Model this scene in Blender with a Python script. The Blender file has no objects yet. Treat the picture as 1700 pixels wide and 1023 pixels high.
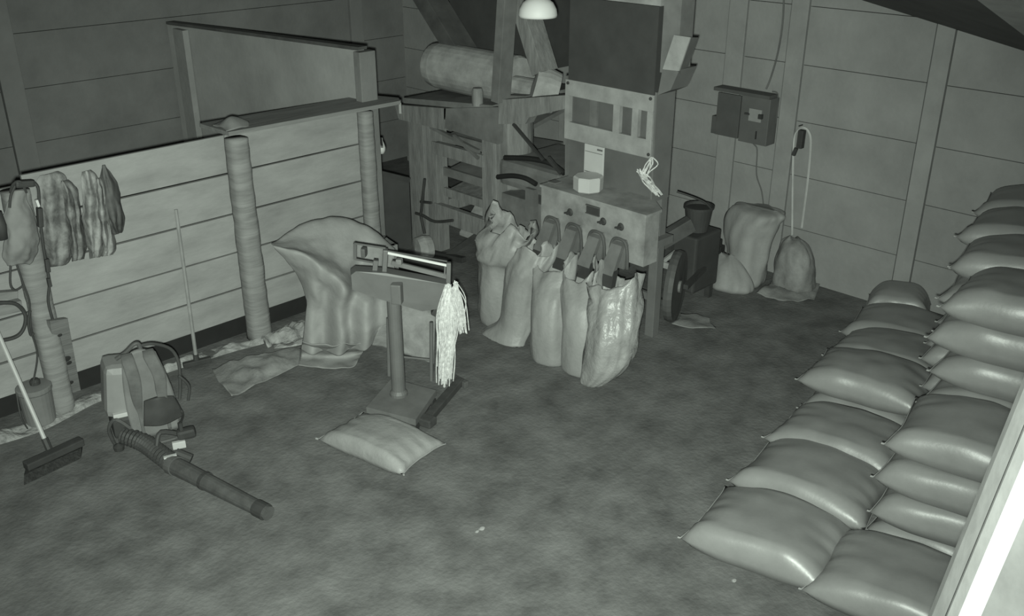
import bpy, bmesh, math, random
from mathutils import Vector, Matrix, noise
R = math.radians
C = bpy.context.scene.collection
sc = bpy.context.scene

# ------------------------------------------------------------ camera, light, exposure
CAM = Vector((0, 0, 3.4)); PITCH = R(24.5); FPX = 1600.0
cd = bpy.data.cameras.new('camera'); cam = bpy.data.objects.new('camera', cd); C.objects.link(cam)
cd.sensor_width = 36; cd.lens = 36 * FPX / 1700; cd.clip_start = .02
cam.location = CAM; cam.rotation_euler = (R(90) - PITCH, 0, R(-45))
sc.camera = cam
w = bpy.data.worlds.new('night'); sc.world = w; w.use_nodes = True
w.node_tree.nodes['Background'].inputs[0].default_value = (.895, 1, .89, 1)
w.node_tree.nodes['Background'].inputs[1].default_value = .04
# the infrared illuminator of the camera the photo was taken with
ld = bpy.data.lights.new('infrared_lamp', 'SPOT'); lo = bpy.data.objects.new('infrared_lamp', ld); C.objects.link(lo)
ld.energy = 2400; ld.color = (.895, 1, .89); ld.shadow_soft_size = .03; ld.spot_size = R(91); ld.spot_blend = 1
lo.location = CAM + Vector((-.02, .02, -.07)); lo.rotation_euler = (R(90) - R(23), 0, R(-40.5))
vs = sc.view_settings
vs.view_transform = 'Standard'; vs.look = 'None'; vs.exposure = 0; vs.gamma = 1; vs.use_curve_mapping = False

# ------------------------------------------------------------ survey: where a sighted point stands in the room
FW = Vector((math.sqrt(.5), math.sqrt(.5), 0)); RT = Vector((math.sqrt(.5), -math.sqrt(.5), 0))
DD = FW * math.cos(PITCH) - Vector((0, 0, math.sin(PITCH))); UU = FW * math.sin(PITCH) + Vector((0, 0, math.cos(PITCH)))
def ray(x, y): return DD + RT * ((x - 850) / FPX) - UU * ((y - 511.5) / FPX)
def fl(x, y, z=0): r = ray(x, y); return CAM + r * ((z - CAM.z) / r.z)
def onX(x, y, X): r = ray(x, y); return CAM + r * (X / r.x)
def onY(x, y, Y): r = ray(x, y); return CAM + r * (Y / r.y)
def onD(x, y, d): r = ray(x, y); return CAM + r * (d / math.hypot(r.x, r.y))   # at ground distance d

# ------------------------------------------------------------ materials
MATS = {}
def mat(name, val, rough=.8, var=.18, scale=5, spec=.25, bump=0, bscale=40, stretch=None, metal=0, lo_=None, hard=0):
    if name in MATS: return MATS[name]
    m = bpy.data.materials.new(name); m.use_nodes = True; nt = m.node_tree; b = nt.nodes['Principled BSDF']
    b.inputs['Roughness'].default_value = rough; b.inputs['Specular IOR Level'].default_value = spec; b.inputs['Metallic'].default_value = metal
    tc = nt.nodes.new('ShaderNodeTexCoord'); src = tc.outputs['Object']
    if stretch:
        mp = nt.nodes.new('ShaderNodeMapping'); mp.inputs['Scale'].default_value = stretch
        nt.links.new(src, mp.inputs[0]); src = mp.outputs[0]
    n = nt.nodes.new('ShaderNodeTexNoise'); n.inputs['Scale'].default_value = scale; n.inputs['Detail'].default_value = 7; n.inputs['Roughness'].default_value = .62
    nt.links.new(src, n.inputs['Vector'])
    r = nt.nodes.new('ShaderNodeValToRGB'); nt.links.new(n.outputs['Fac'], r.inputs[0])
    a = lo_ if lo_ is not None else val * (1 - var); z = val * (1 + var)
    e = r.color_ramp.elements
    e[0].position = .3 + hard; e[1].position = .7 - hard
    e[0].color = (a, a, a * .99, 1); e[1].color = (z, z, z * .99, 1)
    nt.links.new(r.outputs[0], b.inputs['Base Color'])
    if bump:
        n2 = nt.nodes.new('ShaderNodeTexNoise'); n2.inputs['Scale'].default_value = bscale; n2.inputs['Detail'].default_value = 5
        nt.links.new(src, n2.inputs['Vector'])
        bp = nt.nodes.new('ShaderNodeBump'); bp.inputs['Strength'].default_value = bump; bp.inputs['Distance'].default_value = .02
        nt.links.new(n2.outputs['Fac'], bp.inputs['Height']); nt.links.new(bp.outputs[0], b.inputs['Normal'])
    MATS[name] = m; return m
FLOOR = mat('stained_concrete_floor', 0.125, .85, .38, 3.6, .2, .3, 34)
SLAB = mat('pale_concrete_slab', 0.25, .85, .13, 2.2, .2, .15, 25)
SLABP = mat('concrete_post', 0.26, .85, .12, 3, .2, .15, 25)
SLABD = mat('grimy_concrete_slab', 0.17, .9, .2, 1.6, .15, .15, 25)
SLABM = mat('grey_concrete_slab', 0.19, .9, .15, 1.6, .15, .1, 25)
GROOVE = mat('dark_joint', 0.05)
ROOFM = mat('dark_roof_sheet', .10, .7, .2, 3)
RAFT = mat('grey_timber', .3)
BOARD = mat('whitewashed_board', 0.285, .75, .15, 1.6, .25, .15, 14, (1, 1, 3), lo_=.21)
LOG = mat('rough_whitewashed_post', 0.215, .85, .22, 7, .2, .3, 12, (.5, .5, 4))
PLANK = mat('weathered_plank', 0.19, .8, .25, 5, .2, .2, 20, (.4, 4, 4))
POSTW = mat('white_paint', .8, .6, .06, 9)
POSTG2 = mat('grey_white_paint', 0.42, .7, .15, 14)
POSTR = mat('shaded_white_side', 0.24, .7, .2, 6)  # darker tone stands in for grazing light on the post's side face
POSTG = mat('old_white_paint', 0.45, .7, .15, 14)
SACK = mat('woven_polypropylene', 0.205, .38, .10, 5, .5, .035, 60)
SACKL = mat('pale_woven_polypropylene', 0.25, .5, .12, 5, .4, .3, 18)
FILM = mat('crinkled_plastic_film', 0.27, .36, .18, 9, .5, .7, 16)
SEAM = mat('white_stitching', 0.27, .6)
TARP = mat('pale_tarpaulin', 0.24, .6, .12, 4, .35, .15, 30)
PAPER = mat('dusty_plastic_sheet', 0.2, .6, .25, 7, .3, .4, 18)
RUBBLE = mat('chalky_rubble', 0.27, .9, .4, 14, .2, .8, 30)
DARK = mat('black_plastic', 0.045, .6, .2, 8)
STRAP = mat('black_webbing', .05, .8)
DGREY = mat('dark_grey_metal', 0.08, .6, .25, 6)
DGREY2 = mat('charcoal_sheet_metal', 0.05, .7, .18, 4)
MGREY = mat('mid_grey_paint', 0.14, .6, .2, 6)
MACH = mat('pale_machine_paint', 0.27, .55, .2, 5, .35, lo_=.145)
MTOP = mat('worn_light_frame', 0.26, .6, .2, 7)
INNER = mat('grey_back_plate', .105, .6, .15, 4)
SIDE = mat('machine_side_paint', .13, .6, .15, 4)
LABEL = mat('white_plastic', 0.42, .5, .05)
WHITE = mat('white_enamel', .55, .55, .04, 5, .3)
OLDWOOD = mat('dusty_old_timber', 0.19, .85, .3, 5, .2, .2, 18, (3, 3, .6))
OLDWOOD2 = mat('dusty_machine_sheet', 0.15, .8, .3, 4)
RUSTY = mat('grimy_machine_iron', 0.3, .8, .3, 6)
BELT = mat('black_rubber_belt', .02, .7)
SCALEM = mat('grey_scale_enamel', 0.115, .5, .12, 6, .4)
STEEL = mat('bright_steel', .6, .3, .05, 8, .6)
IRON = mat('dark_cast_iron', .06, .6, .3, 8)
TWINE = mat('glossy_white_raffia', 0.62, .2, .35, 40, 1.0)
CAMO = mat('camouflage_cloth', 0.19, .9, .38, 8, .1, .3, 30, hard=.1)
COATL = mat('light_camouflage_cloth', 0.25, .9, .34, 8, .1, .3, 30, hard=.1)
COATD = mat('dark_cloth', 0.11, .85, .25, 9, .1, .2, 20)
CLOTH = mat('pale_cotton', 0.2, .85, .12, 6, .2, .2, 20)
WOODH = mat('weathered_handle', 0.23, .7, .2, 8)
HANDW = mat('white_handle', .42, .45, .05)
BUCKET = mat('grey_plastic', .17, .5, .12, 6, .4)
GOLD = mat('pale_blower_cover', .21, .45, .1, 6, .4)
BROOM = mat('dark_bristle', .035, .9, .4, 40, .1, .6, 90)
PANEL = mat('grey_steel_cabinet', 0.11, .6, .12, 5)
PANELD = mat('dark_steel_door', 0.085, .6, .12, 5)
CABLE = mat('grey_cable', .12, .6)
TUBE = mat('worn_blower_plastic', .075, .55, .25, 14, .3)
CABLEW = mat('pale_cable', 0.42, .5)

# ------------------------------------------------------------ object helpers
def wm(o):
    m = o.matrix_basis.copy()
    while o.parent: o = o.parent; m = o.matrix_basis @ m
    return m
def tag(o, label, cat, group=None, kind=None):
    if label: o['label'] = label
    if cat: o['category'] = cat
    if group: o['group'] = group
    if kind: o['kind'] = kind
    return o
def thing(name, label, cat, loc=(0, 0, 0), rz=0, group=None):
    o = bpy.data.objects.new(name, None); C.objects.link(o); o.location = loc; o.rotation_euler = (0, 0, rz)
    o.empty_display_size = .1
    return tag(o, label, cat, group)
def clusters(bm):
    bm.verts.index_update(); seen = set(); comps = []
    for v in bm.verts:
        if v in seen: continue
        st = [v]; seen.add(v); c = []
        while st:
            q = st.pop(); c.append(q)
            for e in q.link_edges:
                o = e.other_vert(q)
                if o not in seen: seen.add(o); st.append(o)
        lo_ = [min(q.co[i] for q in c) - .004 for i in range(3)]; hi = [max(q.co[i] for q in c) + .004 for i in range(3)]
        comps.append([c, lo_, hi])
    go = True
    while go:
        go = False
        for i in range(len(comps)):
            for j in range(i + 1, len(comps)):
                a, b = comps[i], comps[j]
                if all(a[1][k] <= b[2][k] and b[1][k] <= a[2][k] for k in range(3)):
                    a[0] += b[0]; a[1] = [min(x, y) for x, y in zip(a[1], b[1])]; a[2] = [max(x, y) for x, y in zip(a[2], b[2])]
                    comps.pop(j); go = True; break
            if go: break
    return [c[0] for c in comps]
def link(name, bm, m, parent=None, world=True, smooth=False, solid=0, origin=None, split=True):
    if parent is not None and split and len(bm.verts) < 6000 and parent.get('kind') != 'structure':
        cl = clusters(bm)
        if len(cl) > 1:
            cl.sort(key=len, reverse=True); out = []
            sets = [set(v.index for v in c) for c in cl]
            for st in sets:
                b2 = bm.copy(); b2.verts.ensure_lookup_table(); b2.verts.index_update()
                bmesh.ops.delete(b2, geom=[v for v in b2.verts if v.index not in st], context='VERTS')
                out.append(link(name, b2, m, parent, world, smooth, solid, None, False))
            bm.free(); return out[0]
    if parent is not None and world: bm.transform(wm(parent).inverted())
    me = bpy.data.meshes.new(name)
    loc = None
    if parent is None and origin is not None:
        loc = Vector(origin); bm.transform(Matrix.Translation(-loc))
    bmesh.ops.recalc_face_normals(bm, faces=bm.faces[:])
    bm.to_mesh(me); bm.free(); me.materials.append(m)
    if smooth:
        for p in me.polygons: p.use_smooth = True
    o = bpy.data.objects.new(name, me); C.objects.link(o)
    if loc is not None: o.location = loc
    if parent is not None: o.parent = parent
    if solid:
        s = o.modifiers.new('thickness', 'SOLIDIFY'); s.thickness = solid; s.offset = 0
    return o
def struct(name, bm, m, parent=None):
    o = link(name, bm, m, parent); o['kind'] = 'structure'; return o
def BM(): return bmesh.new()
def box(bm, c, s, rot=None, bev=0):
    r = bmesh.ops.create_cube(bm, size=1); vs_ = r['verts']
    M = Matrix.Translation(Vector(c)) @ (rot.to_4x4() if rot is not None else Matrix.Identity(4)) @ Matrix.Diagonal((s[0], s[1], s[2], 1))
    bmesh.ops.transform(bm, matrix=M, verts=vs_)
    if bev:
        ed = list({e for v in vs_ for e in v.link_edges})
        bmesh.ops.bevel(bm, geom=ed, offset=bev, segments=2, affect='EDGES', profile=.6)
    return bm
def span(bm, lo_, hi, bev=0):
    a, b = Vector(lo_), Vector(hi); return box(bm, (a + b) / 2, [abs(q) for q in (b - a)], None, bev)
def frame_of(d, up=Vector((0, 0, 1))):
    d = d.normalized(); x = up.cross(d)
    if x.length < 1e-4: x = Vector((1, 0, 0))
    x.normalize(); return Matrix((x, d.cross(x), d)).transposed()
def bar(bm, a, b, w_, h_, bev=0, up=Vector((0, 0, 1))):
    a, b = Vector(a), Vector(b); return box(bm, (a + b) / 2, (w_, h_, (b - a).length), frame_of(b - a, up), bev)
def cr(P, t):
    n = len(P) - 1; t = max(0, min(n - 1e-6, t)); i = int(t); f = t - i
    p0, p1, p2, p3 = P[max(i - 1, 0)], P[i], P[i + 1], P[min(i + 2, n)]
    return .5 * ((2 * p1) + (p2 - p0) * f + (2 * p0 - 5 * p1 + 4 * p2 - p3) * f * f + (3 * p1 - p0 - 3 * p2 + p3) * f ** 3)
def tube(bm, pts, r, n=8, sub=6, closed=False, cap=True):
    P = [Vector(p) for p in pts]
    if sub > 1 and len(P) > 2:
        m = (len(P) - 1) * sub; rad = [(r if not isinstance(r, (list, tuple)) else cr(list(r), k / sub)) for k in range(m + 1)]
        P = [cr(P, k / sub) for k in range(m + 1)]
    else: rad = [r] * len(P) if not isinstance(r, (list, tuple)) else list(r)
    rings = []; prev = None
    for i, p in enumerate(P):
        d = P[min(i + 1, len(P) - 1)] - P[max(i - 1, 0)]
        if d.length < 1e-7: d = Vector((0, 0, 1))
        d.normalize()
        if prev is None:
            x = d.orthogonal().normalized()
        else:
            x = prev - d * prev.dot(d)
            x = x.normalized() if x.length > 1e-5 else d.orthogonal().normalized()
        prev = x; y = d.cross(x)
        rings.append([bm.verts.new(p + (x * math.cos(2 * math.pi * k / n) + y * math.sin(2 * math.pi * k / n)) * rad[i]) for k in range(n)])
    for a, b in zip(rings, rings[1:]):
        for k in range(n): bm.faces.new((a[k], a[(k + 1) % n], b[(k + 1) % n], b[k]))
    if cap: bm.faces.new(rings[0][::-1]); bm.faces.new(rings[-1])
    return bm
def lathe(bm, prof, c=(0, 0, 0), n=24, axis=None):
    c = Vector(c); M = axis if axis is not None else Matrix.Identity(3); rings = []
    for r, z in prof:
        rings.append([bm.verts.new(c + M @ Vector((r * math.cos(2 * math.pi * k / n), r * math.sin(2 * math.pi * k / n), z))) for k in range(n)])
    for a, b in zip(rings, rings[1:]):
        for k in range(n): bm.faces.new((a[k], a[(k + 1) % n], b[(k + 1) % n], b[k]))
    if prof[0][0] > 1e-5: bm.faces.new(rings[0][::-1])
    if prof[-1][0] > 1e-5: bm.faces.new(rings[-1])
    bmesh.ops.remove_doubles(bm, verts=bm.verts[:], dist=1e-6)
    return bm
def prism(bm, poly, off):
    off = Vector(off); a = [bm.verts.new(Vector(p)) for p in poly]; b = [bm.verts.new(Vector(p) + off) for p in poly]
    n = len(poly); bm.faces.new(a[::-1]); bm.faces.new(b)
    for k in range(n): bm.faces.new((a[k], a[(k + 1) % n], b[(k + 1) % n], b[k]))
    return bm
def nz(p, s=1.0, seed=0): return noise.noise(Vector((p[0] * s + seed * 7.13, p[1] * s - seed * 3.7, p[2] * s + seed * 1.9)))
def loft(bm, grid, nu=8, nv=8, amp=0, scale=6, seed=0, amp2=0):
    G = [[Vector(p) for p in row] for row in grid]; nr = (len(G) - 1) * nv; nc = (len(G[0]) - 1) * nu
    V = []
    for i in range(nr + 1):
        row = [cr([G[k][j] for k in range(len(G))], i / nv) for j in range(len(G[0]))]
        V.append([cr(row, j / nu) for j in range(nc + 1)])
    out = []
    for i in range(nr + 1):
        o = []
        for j in range(nc + 1):
            p = V[i][j]
            du = V[i][min(j + 1, nc)] - V[i][max(j - 1, 0)]; dv = V[min(i + 1, nr)][j] - V[max(i - 1, 0)][j]
            n = du.cross(dv); n = n.normalized() if n.length > 1e-9 else Vector((0, 0, 1))
            o.append(bm.verts.new(p + n * (amp * nz(p, scale, seed) + amp2 * nz(p, scale * 2.7, seed + 5))))
        out.append(o)
    for i in range(nr):
        for j in range(nc): bm.faces.new((out[i][j], out[i][j + 1], out[i + 1][j + 1], out[i + 1][j]))
    return bm
def dup(root, loc, rot=None, label=None, group=None):
    r = root.copy(); C.objects.link(r); r.location = loc
    if rot is not None: r.rotation_euler = rot
    if label: r['label'] = label
    if group: r['group'] = group
    for ch in list(root.children):
        c = ch.copy(); C.objects.link(c); c.parent = r
    return r

# ============================================================ THE SETTING
bm = BM(); span(bm, (-1, -1, -.12), (7.75, 9.6, 0)); struct('floor', bm, FLOOR)
def roof_z(x, y): return 4.03 - .3 * x + .19 * y
bm = BM()
prism(bm, [(x, y, roof_z(x, y)) for x, y in ((-1, -1), (7.75, -1), (7.75, 9.6), (-1, 9.6))], (0, 0, .06)); struct('ceiling', bm, ROOFM)
def ronr(x, y, dz=.03):
    r = ray(x, y); t = (4.03 - dz - CAM.z) / (r.z + .3 * r.x - .19 * r.y); return CAM + r * t
a, b = ronr(1655, -14, .05), ronr(1722, 42, .05); d = (b - a).normalized()
bm = BM(); bar(bm, a - d * 1.2, b + d * .4, .16, .07); struct('trim_1', bm, RAFT)

# back wall of stacked concrete slabs between posts
XW = 7.55
def slab_wall_X(X, y0, y1, posts, lines, top, m, name, g=.005):
    ys = [y0] + [v for p, w_ in posts for v in (p - w_ / 2, p + w_ / 2)] + [y1]
    bm = BM()
    for k in range(0, len(ys), 2):
        for z0, z1 in zip(lines, lines[1:]):
            if z0 >= top(ys[k + 1]): continue
            span(bm, (X, ys[k] + g, z0 + g * .6), (X + .06, ys[k + 1] - g, min(z1 - g * .6, 9)))
    return struct(name, bm, m)
ZL = [0, .475, .95, 1.425, 1.9, 2.375, 2.85, 3.3, 3.75]
POSTS_C = [(2.95, .15), (4.17, .17), (4.76, .19), (6.75, .18), (8.75, .18)]
wb = slab_wall_X(XW, -1, 9.45, POSTS_C, ZL, lambda y: roof_z(XW, y) + .3, SLAB, 'wall_back')
bm = BM(); span(bm, (XW + .06, -1, 0), (XW + .1, 9.6, 3.8)); link('slab_backing', bm, GROOVE, wb)
for i, (y, w_) in enumerate(POSTS_C):
    bm = BM(); span(bm, (XW - .012, y - w_ / 2 + .006, 0), (XW + .06, y + w_ / 2 - .006, 3.7), .004); struct('trim_%d' % (i + 2), bm, SLABP)
# far left wall
YA = 9.4
bm = BM(); LA = [0, .07, .57, 1.07, 1.57, 2.06, 2.56, 3.06, 3.56, 4.1, 4.6, 5.1]; PA = [(3.0, .2), (6.85, .18)]
xs = [-1] + [v for p, w_ in PA for v in (p - w_ / 2, p + w_ / 2)] + [XW + .01]
for k in range(0, len(xs), 2):
    for z0, z1 in zip(LA, LA[1:]):
        if z1 - z0 > .1: span(bm, (xs[k] + .005, YA, z0 + .003), (xs[k + 1] - .005, YA + .06, z1 - .003))
wl = struct('wall_left', bm, SLABD)
bm = BM(); span(bm, (-1, YA + .06, 0), (XW, YA + .1, 5)); link('slab_backing', bm, GROOVE, wl)
for i, (x, w_) in enumerate(PA):
    bm = BM(); span(bm, (x - w_ / 2 + .004, YA - .03, 0), (x + w_ / 2 - .004, YA + .06, 4.6), .005); struct('trim_%d' % (i + 7), bm, SLABM)
# low wall across the end of the bin
BIN = mat('limewashed_panel', 0.28, .85, .2, 1.4, .2, .1, 20)
bm = BM(); prism(bm, [(4.75, 6.52, 0), (4.54, YA - .04, 0), (4.54, YA - .04, 2.0), (4.75, 6.52, 2.06)], (.07, .006, 0)); struct('wall_bin', bm, BIN)
bm = BM(); span(bm, (4.50, YA - .42, 0), (4.56, YA - .22, 1.985), .004); struct('trim_11', bm, SLABP)
bm = BM(); prism(bm, [(4.745, 6.5, 2.065), (4.53, YA - .04, 2.005), (4.53, YA - .04, 2.03), (4.745, 6.5, 2.09)], (.09, .006, 0)); struct('trim_12', bm, DGREY)  # dark strip along the wall top, painting in its shadow line
bm = BM(); span(bm, (4.70, 6.43, 0), (4.86, 6.515, 2.06), .006); struct('trim_10', bm, SLABD)

# ============================================================ PLANK PARTITION
YP = 6.4
pt = thing('plank_partition', 'whitewashed low plank partition along the left, five boards high between rough posts', 'partition', (3.3, YP, 0))
LV = [.17, .41, .71, 1.02, 1.335, 1.63]
def boards(x0, x1, cut, seed):
    rnd = random.Random(seed)
    for i, (z0, z1) in enumerate(zip(LV, LV[1:])):
        if i == 4 and cut: z1 = cut
        bm = BM(); g = .007 if i else 0
        span(bm, (x0, YP + rnd.uniform(0, .008), z0 + g), (x1, YP + .035, z1 - .007), .003); link('board', bm, BOARD, pt)
boards(.2, 1.98, 1.57, 1); boards(1.985, 3.42, None, 2); boards(3.425, 4.70, None, 3)
def rough_post(x, y, r0, r1, h, seed, top_tilt=0):
    bm = BM(); n = 18; rings = []
    for i in range(41):
        z = h * i / 40; r = r0 + (r1 - r0) * i / 40
        rr = []
        for k in range(n):
            a = 2 * math.pi * k / n; c_, s_ = math.cos(a), math.sin(a)
            sq = 1 / max(abs(c_), abs(s_)) ** .45
            q = r * sq * (1 + .06 * nz((c_, s_, z * 9), 1.2, seed) + .03 * nz((c_ * 2, s_ * 2, z * 22), 1, seed + 3))
            rr.append(bm.verts.new((x + q * c_, y + q * s_, z)))
        rings.append(rr)
    for a, b in zip(rings, rings[1:]):
        for k in range(n): bm.faces.new((a[k], a[(k + 1) % n], b[(k + 1) % n], b[k]))
    bm.faces.new(rings[-1]); bm.faces.new(rings[0][::-1])
    return bm
link('post', rough_post(3.45, 6.29, .088, .078, 1.62, 1), LOG, pt, smooth=True)
link('post', rough_post(1.885, 6.26, .072, .082, 1.58, 2), LOG, pt, smooth=True)
link('post', rough_post(4.63, 6.31, .066, .058, 1.62, 3), LOG, pt, smooth=True)
bm = BM(); span(bm, (.2, YP + .06, 0), (4.62, YP + .08, .20)); link('dark_gap_strip', bm, BELT, pt)  # black strip added to darken the open gap under the lowest boards
# plank cap
cap = thing('cap_plank', 'wide grey plank lying flat along the right half of the partition top', 'plank', (4.2, 6.5, 1.63))
bm = BM(); prism(bm, [(3.42, 6.33, 1.632), (4.96, 6.26, 1.632), (5.02, 6.36, 1.632), (4.90, 6.66, 1.632), (3.40, 6.72, 1.632)], (0, 0, .03)); link('board', bm, PLANK, cap)
bm = BM(); bar(bm, (4.955, 6.262, 1.60), (5.03, 6.355, 1.60), .02, .09); link('end_bracket', bm, MTOP, cap)
bm = BM(); loft(bm, [[(3.42, 6.36, 1.665), (3.5, 6.35, 1.67), (3.62, 6.38, 1.664)], [(3.44, 6.46, 1.67), (3.53, 6.46, 1.735), (3.66, 6.46, 1.668)], [(3.43, 6.58, 1.665), (3.54, 6.6, 1.675), (3.64, 6.56, 1.664)]], 6, 6, .012, 12, 3)
tag(link('folded_bag', bm, CLOTH, solid=.006, smooth=True, origin=(3.53, 6.46, 1.665)), 'pale crumpled bag lying on the left end of the cap plank', 'bag')
# pale bulb fitting on the end post and dark board in the passage behind
bm = BM(); c = onX(633, 243, 5.0)
lathe(bm, [(.0, -.07), (.022, -.062), (.034, -.035), (.036, -.01), (.028, .02), (.016, .05), (.014, .075), (0, .078)], c, 16)
bm2 = BM(); bar(bm2, c + Vector((0, 0, .07)), Vector((4.79, 6.32, c.z + .09)), .018, .018)
t = thing('light_bulb', 'small pale bulb sticking out beside the end post of the partition', 'bulb', c); link('bulb', bm, WHITE, t, smooth=True); link('bracket', bm2, DGREY, t)
t = thing('dark_sheet', 'dark sheet standing upright in the gap behind the partition end', 'sheet', (5.3, 7.1, 0))
bm = BM(); prism(bm, [(5.62, 7.02, 0), (5.0, 7.32, 0), (5.0, 7.32, .90), (5.62, 7.02, .66)], (.02, .02, 0)); link('sheet', bm, DGREY2, t)
bm = BM(); bar(bm, (5.0, 7.31, .92), (5.62, 7.01, .68), .03, .05); link('edge_strip', bm, DARK, t)

# ============================================================ NEAR POST BESIDE THE CAMERA
AX = (onD(1716, 605, 2.3) - onD(1533, 1058, 2.3)).normalized()      # the post leans a little
def edge(x, y, d):
    p = onD(x, y, d); return p + AX * ((3.45 - p.z) / AX.z), p - AX * (p.z / AX.z)
np_ = thing('painted_post', 'bright white painted post close to the camera at the lower right', 'post', (1.5, .5, 0))
def strip(name, e0, e1, m, back):
    bm = BM(); prism(bm, [e0[0], e1[0], e1[1], e0[1]], back); return link(name, bm, m, np_)
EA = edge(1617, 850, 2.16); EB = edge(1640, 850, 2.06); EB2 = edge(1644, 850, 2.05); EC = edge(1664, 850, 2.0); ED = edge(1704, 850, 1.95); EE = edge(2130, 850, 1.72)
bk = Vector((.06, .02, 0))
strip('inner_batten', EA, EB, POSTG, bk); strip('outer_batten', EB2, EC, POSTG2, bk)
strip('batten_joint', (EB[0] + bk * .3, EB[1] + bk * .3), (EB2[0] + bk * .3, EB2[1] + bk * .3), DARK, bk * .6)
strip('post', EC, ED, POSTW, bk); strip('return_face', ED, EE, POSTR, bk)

# ============================================================ LYING SACKS
def sack_mesh(L, W, T, seed, flat=.6):
    bm = BM(); nu, nv = 30, 22; top, bot = [], []
    for i in range(nu + 1):
        u = -1 + 2 * i / nu; rt_, rb_ = [], []
        for j in range(nv + 1):
            v = -1 + 2 * j / nv
            x = L / 2 * u * (1 - .06 * (1 - v * v)); y = W / 2 * v * (1 - .03 * (1 - u * u))
            e = max(0, (1 - abs(u) ** 3.0)) ** .6 * max(0, (1 - abs(v) ** 4.2)) ** .5
            wr = .011 * nz((x, y, 0), 7, seed) + .02 * nz((x, y, 0), 2.6, seed + 2)
            wr += .008 * abs(u) ** 3 * math.sin(v * 15 + 3 * nz((x, y, 1), 4, seed))
            zt = T * (.58 * e) + wr * min(1, e * 2) + .017 * (1 - u * u) * math.exp(-((abs(v) - .80 + .06 * u * u) / .06) ** 2); zb = -T * .42 * e ** .7
            X = x + .012 * nz((u, v, 4), 1.7, seed); Y = y + .018 * nz((u, v, 8), 1.7, seed)
            edge = i in (0, nu) or j in (0, nv)
            a = bm.verts.new((X, Y, zt)); rt_.append(a)
            rb_.append(a if edge else bm.verts.new((X, Y, zb)))
        top.append(rt_); bot.append(rb_)
    for i in range(nu):
        for j in range(nv):
            bm.faces.new((top[i][j], top[i + 1][j], top[i + 1][j + 1], top[i][j + 1]))
            q = (bot[i][j], bot[i][j + 1], bot[i + 1][j + 1], bot[i + 1][j])
            if len(set(q)) == 4 and set(q) != {top[i][j], top[i + 1][j], top[i + 1][j + 1], top[i][j + 1]}:
                bm.faces.new(q)
    bm2 = BM()
    for s in (-1, 1):
        pts = [(s * L / 2 * (1 - .06 * (1 - v * v)) + s * .002 + .012 * nz((s, v, 4), 1.7, seed), W / 2 * v * .985 + .018 * nz((s, v, 8), 1.7, seed), .002) for v in [k / 8 - 1 for k in range(17)]]
        tube(bm2, pts, .003, 5, 2)
        e = Vector(pts[0]); tube(bm2, [e, e + Vector((s * .008, -.006, .002)), e + Vector((s * .014, -.008, .005))], .006, 5, 3)
    return bm, bm2
protos = []
for i in range(6):
    r_ = thing('grain_sack', 'x', 'sack')
    b1, b2 = sack_mesh(.79 + .02 * (i % 3 - 1), .64 + .02 * (i % 2), .235, 10 + i)
    link('filled_bag', b1, SACK, r_, smooth=True); link('end_seam', b2, SEAM, r_, smooth=True)
    protos.append([r_, False])
rs = random.Random(4)
def put_sack(i, x, y, z, rz, label, group, tx=0, ty=0):
    p = protos[i % 6]
    rot = (tx, ty, rz)
    if not p[1]:
        p[1] = True; o = p[0]; o.location = (x, y, z); o.rotation_euler = rot; o['label'] = label; o['group'] = group
    else: o = dup(p[0], (x, y, z), rot, label, group)
    return o
RZ = R(-82)      # long side across, pointing at the right hand wall
ORD = ['nearest', 'second', 'third', 'fourth', 'fifth', 'sixth', 'seventh', 'eighth']
low = 'low row of filled sacks on the floor'; high = 'stepped stacks of filled sacks at the right'
put_sack(0, 4.0, 2.02, .105, R(-79), 'fat woven sack at the near end of the low row, pointed corner on bare floor', low, R(-3))
put_sack(1, 4.60, 2.09, .125, R(-81), 'second sack of the low row, its front edge lapping the nearest sack', low, R(-5))
put_sack(2, 5.13, 2.17, .135, R(-81), 'third sack of the low row, with a bright front edge, before the double layer', low, R(-5))
put_sack(3, 5.72, 2.28, .10, R(-81), 'under sack of the double layer in the low row, mostly covered', low)
put_sack(4, 5.68, 2.30, .305, R(-80), 'humped upper sack of the double layer halfway along the low row', low, R(-3))
put_sack(5, 6.30, 2.42, .20, R(-80), 'dim sack directly behind the double layer of the low row', low, R(-5))
put_sack(1, 6.84, 2.58, .17, R(-78), 'last flat sack of the low row before the round one by the back wall', low, R(-4))
b1, b2 = sack_mesh(.50, .44, .34, 77)
t = thing('grain_sack', 'small round dark sack at the foot of the back wall, end of the low row', 'sack', (7.27, 2.83, .14), R(-70), low)
link('filled_bag', b1, SACK, t, world=False, smooth=True); link('end_seam', b2, SEAM, t, world=False)
put_sack(2, 4.10, 1.32, .105, R(-79), 'single sack lying alone on the floor before the four high stack, beside white post', high, R(-3))
STK = [(4.72, 1.31, 4, 'four high stack'), (5.29, 1.36, 7, 'tall stack right behind the four high stack'), (5.88, 1.58, 7, 'second tall stack behind the four high stack'),
       (6.44, 1.75, 7, 'third tall stack behind the four high stack'), (7.0, 1.86, 7, 'farthest tall stack against the back wall')]
TN = ['bottom', 'second lowest', 'third lowest', 'fourth lowest', 'fifth lowest', 'sixth lowest', 'topmost']
for k, (x, y, n, nm) in enumerate(STK):
    for i in range(n):
        top_ = i == n - 1
        nmx = 'topmost' if top_ else TN[i]
        put_sack(rs.randrange(6), x + rs.uniform(-.03, .03), y + rs.uniform(-.02, .03), .105 + i * .193, RZ + rs.uniform(-.04, .04) + (.0 if k < 2 else .05),
                 '%s sack of the %s at the right' % (nmx, nm), high, R(-3) if top_ else 0)
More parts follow.
